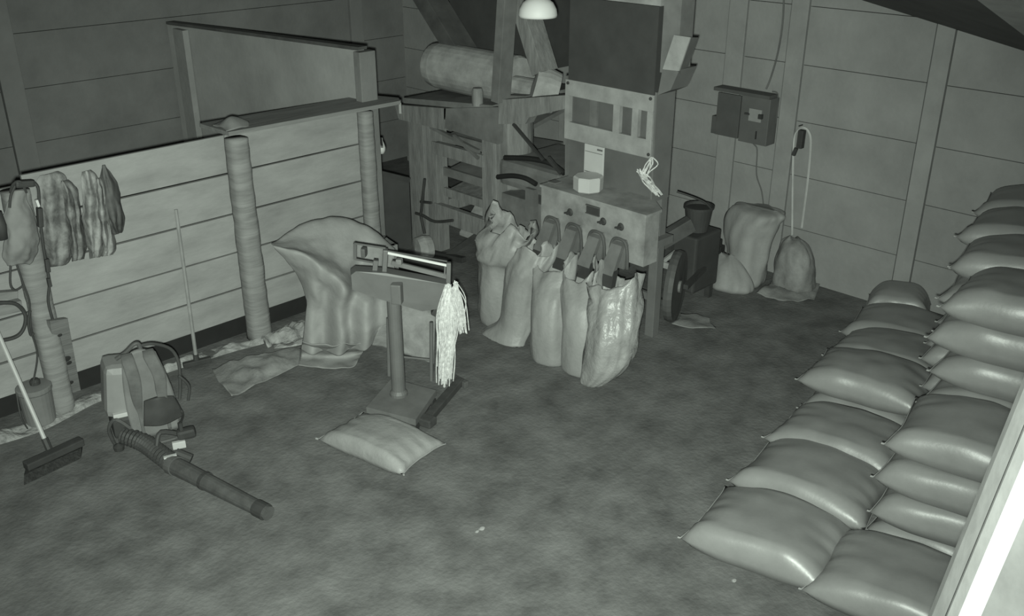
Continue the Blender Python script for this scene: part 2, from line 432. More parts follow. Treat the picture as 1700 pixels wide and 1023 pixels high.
# sack lying alone before the scale
a, b = fl(556, 708, .05), fl(688, 762, .05); cc = fl(634, 736, .05)
b1, b2 = sack_mesh(.70, .43, .16, 31)
t = thing('grain_sack', 'slack pale sack lying alone on the floor in front of the platform scale', 'sack', (cc.x, cc.y, .065), math.atan2(b.y - a.y, b.x - a.x))
link('filled_bag', b1, SACKL, t, world=False, smooth=True); link('end_seam', b2, SEAM, t, world=False)

# ============================================================ STANDING SACKS
def bag_mesh(rings, seed, n=44, sub=6, fold=.10, mouth=.06, close_top=False, nf=3.0, peaks=(), crumple=0):
    """rings: (z, cx, cy, rx, ry) from the floor up, open at the top"""
    P = [Vector((z, cx, cy)) for z, cx, cy, rx, ry in rings]; Q = [Vector((rx, ry, 0)) for z, cx, cy, rx, ry in rings]
    bm = BM(); m = (len(rings) - 1) * sub; V = []
    for i in range(m + 1):
        p = cr(P, i / sub); q = cr(Q, i / sub); h = i / m; row = []
        for k in range(n):
            a = 2 * math.pi * k / n; c_, s_ = math.cos(a), math.sin(a)
            f = 1 + fold * (.35 + .9 * h) * nz((c_ * nf * .5, s_ * nf * .5, p.x * 1.6), 1.4, seed) + fold * .45 * nz((c_ * nf, s_ * nf, p.x * 5), 1.3, seed + 2)
            pk = sum(hh * math.exp(-(min(abs(math.degrees(a) - a0), 360 - abs(math.degrees(a) - a0)) / ww) ** 2) for a0, ww, hh in peaks)
            f += crumple * max(0, h - .5) * (abs(nz((c_ * 2.2, s_ * 2.2, p.x * 4), 1.5, seed + 4)) * 2.4 - .5)
            z = p.x + pk * h ** 5 + mouth * h ** 6 * (nz((c_ * 1.1, s_ * 1.1, 0), 1.3, seed + 9) * 2)
            row.append(bm.verts.new((p.y + q.x * f * c_, p.z + q.y * f * s_, max(.004, z))))
        V.append(row)
    for a, b in zip(V, V[1:]):
        for k in range(n): bm.faces.new((a[k], a[(k + 1) % n], b[(k + 1) % n], b[k]))
    bm.faces.new(V[0][::-1])
    if close_top: bm.faces.new(V[-1])
    return bm
grp = 'sacks standing under the bagging spouts'
def bag(name_label, rings, seed, m=SACKL, **kw):
    z, cx, cy, rx, ry = rings[0]
    o = link('standing_sack', bag_mesh(rings, seed, **kw), m, smooth=True, solid=.003, origin=(cx, cy, 0))
    return tag(o, name_label, 'sack', grp)
bag('leftmost standing sack, crumpled open mouth flopping over, beside the seed cleaner', [(0, 5.0, 5.16, .12, .13), (.05, 5.0, 5.16, .15, .165), (.3, 5.0, 5.16, .155, .175), (.52, 4.99, 5.15, .145, .165), (.60, 4.98, 5.12, .165, .20), (.74, 5.0, 5.07, .165, .21), (.84, 5.04, 5.04, .14, .19)], 3, fold=.15, mouth=.07, crumple=.7, peaks=((100, 55, .12), (300, 40, .06)))
bag('second standing sack from the left, slack with its foot spread out flat over the floor', [(0, 4.82, 4.92, .10, .22), (.03, 4.84, 4.91, .11, .20), (.14, 4.89, 4.85, .11, .15), (.4, 4.93, 4.83, .12, .15), (.58, 4.97, 4.80, .135, .17), (.68, 5.02, 4.77, .145, .185), (.72, 5.05, 4.75, .145, .185)], 5, fold=.16, mouth=.04, crumple=.6, peaks=((100, 45, .14), (285, 50, .12)))
bag('third standing sack from the left, smooth narrow column hung from the second spout', [(0, 4.82, 4.41, .11, .135), (.04, 4.82, 4.41, .135, .155), (.3, 4.83, 4.42, .14, .16), (.5, 4.87, 4.45, .135, .16), (.6, 4.95, 4.50, .135, .165), (.67, 5.02, 4.53, .13, .165)], 8, fold=.10, mouth=.03, crumple=.4, peaks=((75, 50, .15), (290, 45, .15)))
bag('fourth standing sack from the left, smooth narrow column hung from the third spout', [(0, 4.85, 4.13, .11, .13), (.04, 4.85, 4.13, .135, .15), (.3, 4.86, 4.13, .14, .155), (.5, 4.89, 4.17, .135, .155), (.6, 4.96, 4.24, .135, .16), (.67, 5.03, 4.29, .13, .16)], 13, fold=.10, mouth=.03, crumple=.4, peaks=((75, 50, .12), (280, 30, .17)))
bag('rightmost standing sack, shiny crinkled film hung open from the last spout', [(0, 4.72, 3.95, .025, .035), (.03, 4.75, 3.925, .075, .10), (.2, 4.83, 3.86, .145, .17), (.45, 4.89, 3.87, .165, .185), (.6, 4.97, 3.94, .16, .19), (.70, 5.03, 3.99, .15, .19)], 21, FILM, fold=.26, mouth=.05, nf=5, crumple=.45, peaks=((95, 30, .14), (275, 45, .15)))

# ============================================================ BAGGING MACHINE
mr = thing('bagging_machine', 'tall bagging machine with dark hopper and four spouts over the standing sacks', 'machine', (5.5, 4.4, 0))
def part(name, bm, m, parent=mr, **kw): return link(name, bm, m, parent, **kw)
XP = 5.5; YL, YR = 4.91, 4.075
bm = BM(); span(bm, (5.2, 3.87, .80), (5.24, 4.88, 1.175)); span(bm, (5.24, 3.87, .80), (5.36, 3.89, 1.17)); span(bm, (5.24, 4.86, .80), (5.5, 4.88, 1.17)); part('discharge_box', bm, MACH)
bm = BM(); prism(bm, [(5.19, 3.86, 1.176), (5.37, 3.86, 1.176), (5.53, 4.05, 1.176), (5.53, 4.89, 1.176), (5.19, 4.89, 1.176)], (0, 0, .019)); part('shelf', bm, MACH)
bm = BM(); span(bm, (5.25, 3.90, .79), (5.36, 4.86, .82)); part('box_bottom', bm, DGREY)
for y, yb in ((4.735, 4.765), (4.51, 4.54), (4.285, 4.315), (4.07, 4.095)):
    sp_bm = BM(); ax = frame_of(Vector((-.55, .05, -.85)))
    # rectangular slanting spout with rounded hood
    prism(sp_bm, [(5.2, y - .06, .93), (5.2, y - .045, .965), (5.2, y + .045, .965), (5.2, y + .06, .93), (5.2, yb + .065, .74), (5.2, yb - .065, .74)], (-.02, 0, 0))
    prism(sp_bm, [(5.18, y - .05, .945), (5.18, y + .05, .945), (5.10, yb + .06, .73), (5.10, yb - .06, .73)], (-.045, 0, -.01))
    s = part('spout', sp_bm, MGREY)
    cb = BM(); tube(cb, [(5.165, y + .085, .76), (5.165, y + .078, .88), (5.165, y + .055, .955), (5.165, y, .972), (5.165, y - .055, .955), (5.165, y - .078, .88), (5.165, y - .085, .76)], .012, 8, 5); link('clamp_band', cb, DGREY, s)
    mb = BM(); prism(mb, [(5.12, yb - .066, .755), (5.12, yb + .066, .755), (5.09, yb + .068, .63), (5.09, yb - .068, .63)], (-.05, 0, 0)); link('sleeve', mb, DARK, s)
bm = BM(); span(bm, (5.185, 4.29, 1.085), (5.2, 4.41, 1.145), .003); d_ = part('display', bm, DARK)
bm = BM(); span(bm, (5.18, 4.285, 1.08), (5.195, 4.415, 1.087)); span(bm, (5.18, 4.285, 1.143), (5.195, 4.415, 1.15)); link('display_rim', bm, DGREY, d_)
for y, z in ((4.58, 1.043), (4.255, 1.05), (4.09, 1.05)):
    bm = BM(); lathe(bm, [(.03, 0), (.024, .008), (.016, .012), (.014, .035), (0, .037)], (5.2, y, z), 14, frame_of(Vector((-1, 0, 0)))); bar(bm, (5.168, y - .028, z + .004), (5.168, y + .028, z - .004), .014, .012); part('control_knob', bm, DARK)
bm = BM(); span(bm, (XP + .03, YR + .01, 1.19), (XP + .05, YL, 1.52)); part('back_plate', bm, INNER)
# window panel
wp = BM()
span(wp, (XP - .02, YR, 1.835), (XP + .02, YL, 1.955), .004); span(wp, (XP - .02, YR, 1.50), (XP + .02, YL, 1.635), .004)
for y0, y1 in ((YR, 4.125), (4.205, 4.26), (4.375, 4.435), (4.865, YL)): span(wp, (XP - .018, y0, 1.63), (XP + .018, y1, 1.84))
part('window_panel', wp, MTOP)
bm = BM(); span(bm, (XP + .06, YR, 1.60), (XP + .07, YL - .01, 1.87)); part('window_glass', bm, INNER)
bm = BM(); span(bm, (XP + .03, 4.63, 1.63), (XP + .05, 4.70, 1.84)); part('glass_divider', bm, MGREY)
for y, z in ((4.10, 1.93), (4.09, 1.53), (4.88, 1.93)):
    bm = BM(); lathe(bm, [(.012, 0), (.012, .008), (0, .01)], (XP - .02, y, z), 10, frame_of(Vector((-1, 0, 0)))); part('bolt', bm, DARK)
# hopper and cheeks
bm = BM(); span(bm, (XP - .02, YR + .0, 1.96), (XP + .14, YL - .03, 2.555)); part('hopper', bm, DGREY2)
bm = BM(); span(bm, (XP - .03, YR - .02, 2.56), (XP + .15, YL - .02, 2.78)); part('hopper_collar', bm, MACH)
bm = BM(); prism(bm, [(XP + .0, YR - .01, 1.17), (XP + .20, YR - .01, 1.17), (XP + .20, YR - .01, 1.98), (XP - .02, YR - .01, 1.98)], (0, -.015, 0)); part('side_panel', bm, SIDE)
bm = BM(); prism(bm, [(XP + .0, YL, 1.2), (XP + .20, YL, 1.2), (XP + .20, YL, 1.98), (XP - .02, YL, 1.98)], (0, -.015, 0)); part('side_panel', bm, SIDE)
# slanted side duct on the right of the hopper
bm = BM(); A = [onX(1100, 115, 5.46), onX(1127, 118, 5.46), onX(1146, 62, 5.46), onX(1119, 58, 5.46)]
prism(bm, A, (.012, 0, 0)); dct = part('side_duct', bm, MTOP)
bm = BM(); B = [onX(1127, 118, 5.47), onX(1146, 62, 5.47)]
prism(bm, [B[0], B[1], B[1] + Vector((.14, .03, -.02)), B[0] + Vector((.14, .06, -.1))], (0, .012, 0)); link('duct_cheek', bm, SIDE, dct)
bm = BM(); prism(bm, [onX(1092, 158, 5.48), onX(1113, 150, 5.48), onX(1128, 116, 5.48), onX(1100, 114, 5.48)], (.2, 0, 0)); part('duct_elbow', bm, SIDE)
bm = BM(); y0_, y1_ = onX(1131, 40, 5.5).y, onX(1102, 40, 5.5).y; span(bm, (5.49, y0_, 2.12), (5.64, y1_, 3.2)); part('riser_duct', bm, MGREY)
# legs
for x, y in ((5.32, 4.85), (5.70, 4.12), (5.70, 4.85), (5.32, 3.93)):
    if (x, y) == (5.32, 3.93): continue
    bm = BM(); span(bm, (x - .04, y - .04, 0), (x + .04, y + .04, 1.2), .004); part('leg', bm, SIDE)
bm = BM(); span(bm, (5.44, 4.02, .8), (5.76, 4.16, .86)); span(bm, (5.32, 4.80, .3), (5.7, 4.84, .36)); span(bm, (5.675, 4.12, .3), (5.705, 4.85, .36)); part('stretcher', bm, SIDE)
# dispenser standing on the shelf
t = thing('label_dispenser', 'white label dispenser with upright card standing on the machine shelf', 'dispenser', (5.33, 4.66, 1.195))
bm = BM(); c0 = onX(975, 310, 5.33)
lathe(bm, [(.0, 0), (.10, 0), (.112, .01), (.114, .105), (.105, .115), (0, .115)], (5.34, c0.y, 1.196), 8); link('tray', bm, LABEL, t)
bm = BM(); ctr = onX(981, 268, 5.46); span(bm, (5.445, c0.y - .05, 1.24), (5.46, c0.y + .14, 1.51), .004); k_ = link('upright_card', bm, LABEL, t)
bm = BM(); span(bm, (5.44, c0.y - .04, 1.48), (5.446, c0.y + .01, 1.492)); span(bm, (5.44, c0.y - .04, 1.30), (5.446, c0.y + .13, 1.304)); span(bm, (5.441, c0.y - .04, 1.455), (5.446, c0.y + .13, 1.458)); link('card_marks', bm, CABLE, k_)
# twine hank hanging on the machine front
def strands(bm, top, bot, n, spread, r, seed, sag=.05, lenvar=.18):
    rnd = random.Random(seed); top, bot = Vector(top), Vector(bot)
    for i in range(n):
        o = Vector((rnd.gauss(0, spread * .35), rnd.gauss(0, spread * .35), rnd.gauss(0, .006))); e = Vector((rnd.gauss(0, spread), rnd.gauss(0, spread), 0))
        k = 1 + rnd.uniform(-lenvar, lenvar * .4); b = top + (bot - top) * k + e
        mid = top + (bot - top) * .35 * k + e * 1.0 + Vector((rnd.gauss(0, sag), rnd.gauss(0, sag), 0)) * .35
        low_ = top + (bot - top) * .75 * k + e * 1.1
        tube(bm, [top + o, mid, low_, b], r, 4, 4)
    return bm
bm = BM(); strands(bm, onX(1060, 283, 5.44), onX(1094, 324, 5.36), 14, .016, .0045, 5); strands(bm, onX(1082, 262, 5.46), onX(1068, 292, 5.42), 8, .014, .004, 6)
tag(link('twine_hank', bm, TWINE, origin=onX(1080, 270, 5.46)), 'small hank of pale twine hooked at the right of the machine back plate', 'twine')

# ============================================================ SEED CLEANER
sr = thing('seed_cleaner', 'dusty old timber framed seed cleaning machine between partition and bagging machine', 'machine', (6.0, 6.2, 0))
def sp(name, bm, m, parent=None, **kw): return link(name, bm, m, parent or sr, **kw)
XF = 5.7
def post_(y0, y1, x0, x1, z1, m=OLDWOOD):
    bm = BM(); span(bm, (x0, y0, 0), (x1, y1, z1), .006); return sp('leg', bm, m)
post_(6.70, 6.84, XF, XF + .14, 1.26); post_(5.90, 6.08, XF, XF + .14, 1.40); post_(6.74, 6.9, 6.75, 6.9, 1.3); post_(5.90, 6.06, 6.75, 6.9, 1.4)
bm = BM(); span(bm, (XF + .04, 6.93, 0), (XF + .3, 7.16, 1.24), .006); sp('upright_plank', bm, OLDWOOD)
for z0, z1 in ((.985, 1.10), (.33, .50)):
    bm = BM(); span(bm, (XF - .02, 6.05, z0), (XF + .04, 6.74, z1), .004); sp('rail', bm, OLDWOOD)
bm = BM(); span(bm, (XF + .14, 5.96, .36), (6.8, 6.02, .48), .004); span(bm, (XF + .14, 6.76, .36), (6.8, 6.82, .48), .004); span(bm, (XF + .14, 6.76, 1.0), (6.8, 6.82, 1.1), .004); sp('side_rail', bm, OLDWOOD)
# sloping screen trays in the frame
for z, dz, m in ((1.15, .06, OLDWOOD2), (.82, .05, OLDWOOD2), (.62, .05, OLDWOOD)):
    bm = BM(); prism(bm, [(XF + .1, 6.05, z), (XF + .1, 6.70, z - .02), (6.75, 6.70, z + .16), (6.75, 6.05, z + .2)], (0, 0, -.04)); span(bm, (XF + .08, 6.05, z - .06), (XF + .11, 6.7, z + dz * .4)); sp('screen_tray', bm, m)
bm = BM(); prism(bm, [(XF + .25, 6.10, .15), (XF + .25, 6.68, .15), (6.7, 6.68, .95), (6.7, 6.10, .95)], (0, 0, -.03)); sp('chaff_board', bm, RUSTY)
bm = BM(); bar(bm, (XF - .03, 6.73, 1.24), (XF - .03, 6.08, 1.13), .03, .03); bar(bm, (XF - .04, 6.40, 1.22), (XF - .04, 6.08, 1.07), .025, .025); sp('brace', bm, MGREY)
# deck and fan housing on top
bm = BM(); prism(bm, [(5.66, 7.1, 1.40), (5.66, 5.9, 1.52), (6.85, 5.9, 1.52), (6.85, 7.1, 1.40)], (0, 0, .05)); sp('deck', bm, OLDWOOD2)
SK = lambda L, X=5.64: [onX(x, y, X) for x, y in L]
bm = BM(); prism(bm, SK([(655, 174), (740, 180), (738, 217), (662, 198)]), (.05, 0, 0)); sp('deck_board', bm, OLDWOOD)
bm = BM(); prism(bm, SK([(737, 180), (828, 178), (826, 240), (737, 213)]), (.06, 0, 0)); sp('gear_box', bm, OLDWOOD2)
bm = BM(); prism(bm, SK([(828, 166), (942, 158), (937, 181), (878, 195), (872, 206), (826, 206)]), (.10, 0, 0)); sp('outlet_tray', bm, OLDWOOD)
bm = BM(); ax = frame_of(Vector((0, 1, 0)))
lathe(bm, [(0, 0), (.20, 0), (.215, .03), (.215, 1.0), (.20, 1.1), (.15, 1.15), (0, 1.16)], (6.02, 5.93, 1.72), 28, ax); sp('fan_housing', bm, RUSTY, smooth=False)
bm = BM(); lathe(bm, [(.05, 0), (.05, .12), (.04, .15), (0, .155)], onX(793, 175, 5.68), 14); sp('grease_cup', bm, OLDWOOD)
bm = BM(); c = onX(905, 150, 5.9); lathe(bm, [(0, -.12), (.17, -.1), (.19, 0), (.17, .1), (0, .12)], c, 24, frame_of(Vector((-.5, .5, .2)))); lathe(bm, [(0, -.2), (.09, -.2), (.09, .15), (0, .15)], c + Vector((.02, .22, -.02)), 16, frame_of(Vector((0, 1, 0)))); sp('drive_motor', bm, RUSTY)
bm = BM(); prism(bm, [onX(826, 172, 5.72), onX(846, 172, 5.72), onX(874, 168, 5.72), onX(872, 160, 5.72), onX(840, 158, 5.72)], (.1, 0, 0)); sp('bracket', bm, MGREY)
# tall post, intake hopper, chutes
bm = BM(); bar(bm, onX(831, 168, 5.66), onX(846, -60, 5.66), .145, .09, .004); sp('tall_post', bm, MGREY)
bm = BM(); prism(bm, [onX(742, -40, 6.3), onX(905, -40, 6.3), onX(902, 118, 6.3), onX(760, 118, 6.3)], (.4, 0, 0)); sp('intake_hopper', bm, DGREY2)
bm = BM(); bar(bm, onX(690, -40, 6.1), onX(783, 112, 6.1), .24, .16, .004); sp('intake_chute', bm, DGREY)
bm = BM(); bar(bm, onX(862, -20, 5.9), onX(905, 120, 5.9), .19, .13, .004); sp('outlet_chute', bm, OLDWOOD)
bm = BM(); prism(bm, [onX(715, 120, 6.0), onX(742, 92, 6.0), onX(800, 118, 6.0), onX(795, 128, 6.0), onX(720, 128, 6.0)], (.3, 0, 0)); sp('chute_boot', bm, RUSTY)
# round drum, belts and pulleys
bm = BM(); c = onX(852, 232, 6.0); lathe(bm, [(.0, 0), (.17, 0), (.18, .03), (.18, .62), (.17, .65), (0, .65)], (c.x, c.y, 1.42 - .66), 24); sp('drum', bm, OLDWOOD, smooth=False)
bm = BM(); span(bm, (5.75, 5.22, .42), (6.6, 5.88, .78)); sp('lower_box', bm, OLDWOOD2)
bm = BM(); span(bm, (5.72, 5.14, .86), (6.5, 5.9, 1.10), .06); sp('belt_cover', bm, OLDWOOD2)
for A_ in ([(838, 262, 5.66), (880, 264, 5.66), (915, 272, 5.66), (937, 288, 5.66)], [(826, 294, 5.66), (850, 292, 5.66), (872, 296, 5.66), (890, 306, 5.66)]):
    bm = BM(); P = [onX(*q) for q in A_]; tube(bm, P, .022, 8, 5); sp('drive_belt', bm, BELT)
bm = BM(); bar(bm, onX(852, 206, 5.62), onX(902, 266, 5.62), .02, .02); bar(bm, onX(910, 262, 5.6), onX(932, 288, 5.6), .025, .03); sp('tension_rod', bm, DARK)
bm = BM(); span(bm, (5.68, 5.42, .62), (5.74, 5.52, .92)); sp('belt_stay', bm, MGREY)
bm = BM(); bar(bm, onX(742, 425, 5.62), onX(800, 385, 5.75), .05, .05); bar(bm, onX(716, 420, 5.6), onX(770, 432, 5.6), .05, .05); sp('foot_brace', bm, DARK)
bm = BM(); c = onX(703, 412, 5.5); lathe(bm, [(0, -.09), (.11, -.07), (.125, 0), (.11, .07), (0, .09)], c, 20, frame_of(Vector((-1, .3, 0)))); sp('flywheel', bm, RUSTY)
bm = BM()
tube(bm, [onX(705, 297, 5.6), onX(700, 345, 5.6), onX(699, 360, 5.6), onX(705, 388, 5.6)], .014, 8, 4); bar(bm, onX(698, 335, 5.6), onX(716, 337, 5.6), .02, .02)
tube(bm, [onX(690, 354, 5.6), onX(702, 358, 5.6), onX(722, 368, 5.6), onX(752, 366, 5.62)], .014, 8, 4); sp('lever', bm, DARK)

# ============================================================ ENAMEL LAMP
c = onX(893, 24, 4.75); t = thing('pendant_lamp', 'white enamel dome lamp hanging unlit before the machines at the top edge', 'lamp', c)
bm = BM(); lathe(bm, [(.125, -.015), (.128, 0), (.122, .035), (.10, .075), (.06, .105), (.02, .115), (.02, .112), (.058, .10), (.097, .07), (.118, .033), (.123, 0)], c, 32); link('shade', bm, WHITE, t, smooth=True)
bm = BM(); lathe(bm, [(0, .10), (.028, .10), (.03, .15), (.018, .19), (0, .19)], c, 16); link('lamp_holder', bm, DGREY, t)
bm = BM(); tube(bm, [c + Vector((0, 0, .18)), Vector((c.x, c.y, roof_z(c.x, c.y) + .01))], .006, 6, 1); link('cord', bm, DARK, t)
bm = BM(); lathe(bm, [(0, .02), (.025, .03), (.03, .05), (.02, .1), (0, .1)], c, 14); link('bulb', bm, LABEL, t)

# ============================================================ HAND CART RIGHT OF THE MACHINE
hc = thing('hand_cart', 'dark hand cart with one visible wheel, right of the bagging machine', 'cart', (6.3, 4.2, 0))
bm = BM(); c = Vector((6.04, 4.16, .31)); ax = frame_of(Vector((-.40, .92, 0)))
lathe(bm, [(.24, -.03), (.29, -.035), (.30, 0), (.29, .035), (.24, .03), (.235, 0), (.24, -.03)], c, 32, ax); wh = link('wheel', bm, DGREY, hc)
bm = BM(); lathe(bm, [(.20, -.02), (.238, -.025), (.238, .025), (.20, .02), (.20, -.02)], c, 32, ax); link('rim', bm, MACH, wh)
bm = BM(); lathe(bm, [(0, -.05), (.05, -.05), (.05, .05), (0, .05)], c, 16, ax)
for k in range(5):
    a = k * 2 * math.pi / 5; bar(bm, c + ax @ Vector((.04 * math.cos(a), .04 * math.sin(a), 0)), c + ax @ Vector((.22 * math.cos(a), .22 * math.sin(a), 0)), .03, .02)
link('hub', bm, MGREY, wh)
bm = BM(); bar(bm, onX(1096, 402, 6.15), onX(1148, 371, 6.38), .09, .12, .004); bar(bm, onX(1096, 392, 6.14), onX(1142, 371, 6.4), .02, .02); link('frame_beam', bm, DGREY, hc)
bm = BM(); bar(bm, onX(1098, 436, 6.15), onX(1122, 418, 6.25), .025, .03); bar(bm, onX(1098, 438, 6.15), onX(1124, 446, 6.2), .03, .05); link('strut', bm, MACH, hc)
bm = BM(); span(bm, (6.36, 4.20, .12), (6.72, 4.44, .62), .02); link('body', bm, DGREY2, hc)
bm = BM(); bar(bm, (6.15, 4.35, .1), (6.4, 4.35, .3), .05, .05); bar(bm, (6.66, 4.24, 0), (6.66, 4.24, .2), .05, .05); bar(bm, (6.66, 4.40, 0), (6.66, 4.40, .2), .05, .05); bar(bm, (6.1, 4.1, .3), (6.5, 4.2, .32), .04, .04); link('undercarriage', bm, DARK, hc)
bk = thing('metal_bucket', 'dark bucket with raised wire handle standing on the hand cart', 'bucket', (6.54, 4.33, .62))
bm = BM(); lathe(bm, [(0, .0), (.09, 0), (.118, .2), (.126, .205), (.118, .208), (.112, .2), (.085, .02), (0, .02)], (6.54, 4.33, .625), 24); link('pail', bm, DGREY2, bk)
bm = BM(); lathe(bm, [(.115, -.012), (.128, -.01), (.128, .01), (.115, .012), (.115, -.012)], (6.54, 4.33, .83), 28); link('rim', bm, DARK, bk)
bm = BM(); lathe(bm, [(0, 0), (.108, 0), (.108, .01), (0, .01)], (6.54, 4.33, .785), 20); link('contents', bm, SACKL, bk)
bm = BM(); tube(bm, [(6.54, 4.21, .84), (6.49, 4.25, .90), (6.41, 4.34, .95), (6.35, 4.43, .98)], .008, 6, 5); link('handle', bm, DARK, bk)
c = fl(1191, 424, .03); bm = BM(); box(bm, (c.x, c.y, .07), (.1, .1, .14), None, .02); lathe(bm, [(0, .0), (.035, 0), (.035, .06), (0, .06)], (c.x, c.y, .135), 12)
tag(link('oil_can', bm, DARK, origin=(c.x, c.y, 0)), 'small black can on the floor between hand cart and pale bags', 'can')

# ============================================================ PALE BAGS BY THE BACK WALL
g2 = 'pale bags slumped against the back wall'
o = link('slumped_bag', bag_mesh([(0, 7.14, 4.20, .14, .16), (.06, 7.15, 4.20, .17, .20), (.25, 7.18, 4.20, .165, .20), (.42, 7.21, 4.22, .17, .22), (.56, 7.24, 4.21, .18, .25), (.66, 7.26, 4.18, .15, .25), (.69, 7.28, 4.18, .06, .16)], 41, crumple=.25, fold=.2, mouth=.02, close_top=True), TARP, smooth=True, origin=(7.16, 4.14, 0))
tag(o, 'taller pale bag with a folded top edge slumped below the electrical cabinet', 'bag', g2)
o = link('slumped_bag', bag_mesh([(0, 7.34, 3.80, .13, .15), (.05, 7.34, 3.80, .165, .19), (.2, 7.34, 3.81, .16, .185), (.32, 7.35, 3.83, .14, .165), (.41, 7.36, 3.85, .10, .12), (.45, 7.37, 3.86, .04, .06)], 45, crumple=.3, fold=.24, mouth=.02, close_top=True), PAPER, smooth=True, origin=(7.34, 3.72, 0))
tag(o, 'shorter crumpled bag at the right of the two slumped by the back wall', 'bag', g2)
o = link('slumped_bag', bag_mesh([(0, 6.95, 4.24, .13, .22), (.04, 6.95, 4.24, .15, .25), (.12, 6.97, 4.25, .13, .22), (.22, 7.0, 4.28, .09, .14), (.27, 7.02, 4.30, .03, .06)], 47, crumple=.3, fold=.24, mouth=.02, close_top=True), TARP, smooth=True, origin=(6.95, 4.24, 0))
tag(o, 'low flattened bag on the floor in front of the taller slumped bag', 'bag', g2)
P = [[fl(x, y, z) for x, y, z in row] for row in ([(1255, 488, .01), (1300, 500, .012), (1352, 497, .01)], [(1268, 476, .05), (1310, 484, .05), (1358, 482, .03)], [(1285, 466, .02), (1322, 470, .03), (1362, 470, .015)])]
bm = BM(); loft(bm, P, 7, 6, .03, 10, 4); 
tag(link('plastic_sheet', bm, PAPER, smooth=True, solid=.004, origin=fl(1310, 484)), 'crumpled sheet on the floor before the slumped bags', 'sheet')
bm = BM(); loft(bm, [[fl(1115, 540, .01), fl(1150, 546, .01), fl(1190, 545, .01)], [fl(1125, 530, .03), fl(1155, 532, .025), fl(1182, 536, .02)], [fl(1130, 520, .01), fl(1158, 522, .01), fl(1178, 528, .01)]], 6, 6, .02, 10, 6)
tag(link('paper_scrap', bm, PAPER, smooth=True, solid=.004, origin=fl(1155, 534)), 'flattened pale scrap on the floor right of the bagging machine legs', 'scrap')

# ============================================================ WALL ELECTRICS
ec = thing('electrical_cabinet', 'grey electrical cabinet with open door and meter fixed high on the back wall', 'cabinet', (XW - .1, 4.6, 1.2))
XE = XW - .15
e1, e2, e3, e4 = onX(1193, 146, XE), onX(1238, 155, XE), onX(1226, 222, XE), onX(1185, 210, XE)
bm = BM(); tl, br = onX(1232, 146, XE), onX(1276, 234, XE)
zt, zb = 1.60, 1.19
yl = onX(1230, 180, XE).y; yr = onX(1277, 190, XE).y; yd = onX(1191, 180, XE).y
bm = BM(); span(bm, (XE, yr, zb), (XW - .002, yl, zt), .006); link('case', bm, PANEL, ec)
bm = BM(); span(bm, (XE - .01, yl + .004, zb + .02), (XE + .012, yd, zt - .01), .004); link('door', bm, PANELD, ec)
bm = BM(); span(bm, (XE + .0, yd - .01, zb + .02), (XE + .06, yd + .05, zb + .18), .004); link('side_box', bm, PANELD, ec)
bm = BM(); span(bm, (XE - .012, yr + .01, zt - .0), (XW - .02, yd + .05, zt + .03), .003); link('top_ledge', bm, PANELD, ec)
bm = BM(); span(bm, (XE - .012, yr + .07, zb + .20), (XE + .002, yl - .09, zb + .31), .003); mt = link('meter_plate', bm, SLABP, ec)
bm = BM(); span(bm, (XE - .03, yr + .055, zb + .235), (XE, yr + .09, zb + .275)); span(bm, (XE - .02, yl - .10, zb + .25), (XE, yl - .05, zb + .265)); link('terminal', bm, DARK, mt)
bm = BM(); span(bm, (XE - .015, yr + .10, zb + .05), (XE, yr + .108, zb + .12)); link('latch', bm, DARK, ec)
bm = BM(); tube(bm, [onX(1272, 148, XW - .03), onX(1280, 128, XW - .02), onX(1292, 85, XW - .02), onX(1300, 30, XW - .02), onX(1302, -40, XW - .02)], .008, 6, 4)
o = tag(link('supply_cable', bm, CABLE, origin=onX(1280, 128, XW - .02)), 'thin cable running from the cabinet top up the back wall', 'cable')
bm = BM(); tube(bm, [onX(1238, 226, XW - .03), onX(1252, 240, XW - .02), onX(1257, 250, XW - .02), onX(1256, 290, XW - .02), onX(1265, 320, XW - .02), onX(1269, 362, XW - .02)], .006, 6, 4)
tag(link('drop_cable', bm, CABLE, origin=onX(1257, 250, XW - .02)), 'thin cable dropping from the cabinet bottom behind the taller bag', 'cable')
bm = BM(); tube(bm, [onX(1282, 152, XW - .03), onX(1291, 156, XW - .02), onX(1290, 180, XW - .02), onX(1287, 205, XW - .02)], .008, 6, 4)
tag(link('conduit_stub', bm, CABLE, origin=onX(1290, 180, XW - .02)), 'short bent conduit stub just right of the electrical cabinet', 'conduit')
hk = thing('hanging_cable', 'looped pale cable with black plug hanging on a nail on the back wall', 'cable', onX(1332, 212, XW - .03))
bm = BM(); tube(bm, [onX(1315, 390, XW - .02), onX(1316, 300, XW - .02), onX(1318, 235, XW - .02), onX(1324, 217, XW - .03), onX(1333, 212, XW - .04), onX(1342, 218, XW - .03), onX(1346, 238, XW - .02), onX(1341, 300, XW - .02), onX(1331, 378, XW - .02)], .010, 6, 6); link('cord', bm, CABLEW, hk)
bm = BM(); bar(bm, onX(1332, 216, XW - .04), onX(1328, 246, XW - .04), .055, .05, .006); bar(bm, onX(1322, 246, XW - .04), onX(1317, 258, XW - .04), .03, .03, .004); link('plug', bm, DARK, hk)
bm = BM(); tube(bm, [(XW - .06, onX(1332, 210, XW).y, 1.40), (XW + .01, onX(1332, 210, XW).y, 1.40)], .006, 6, 1); link('nail', bm, DARK, hk)

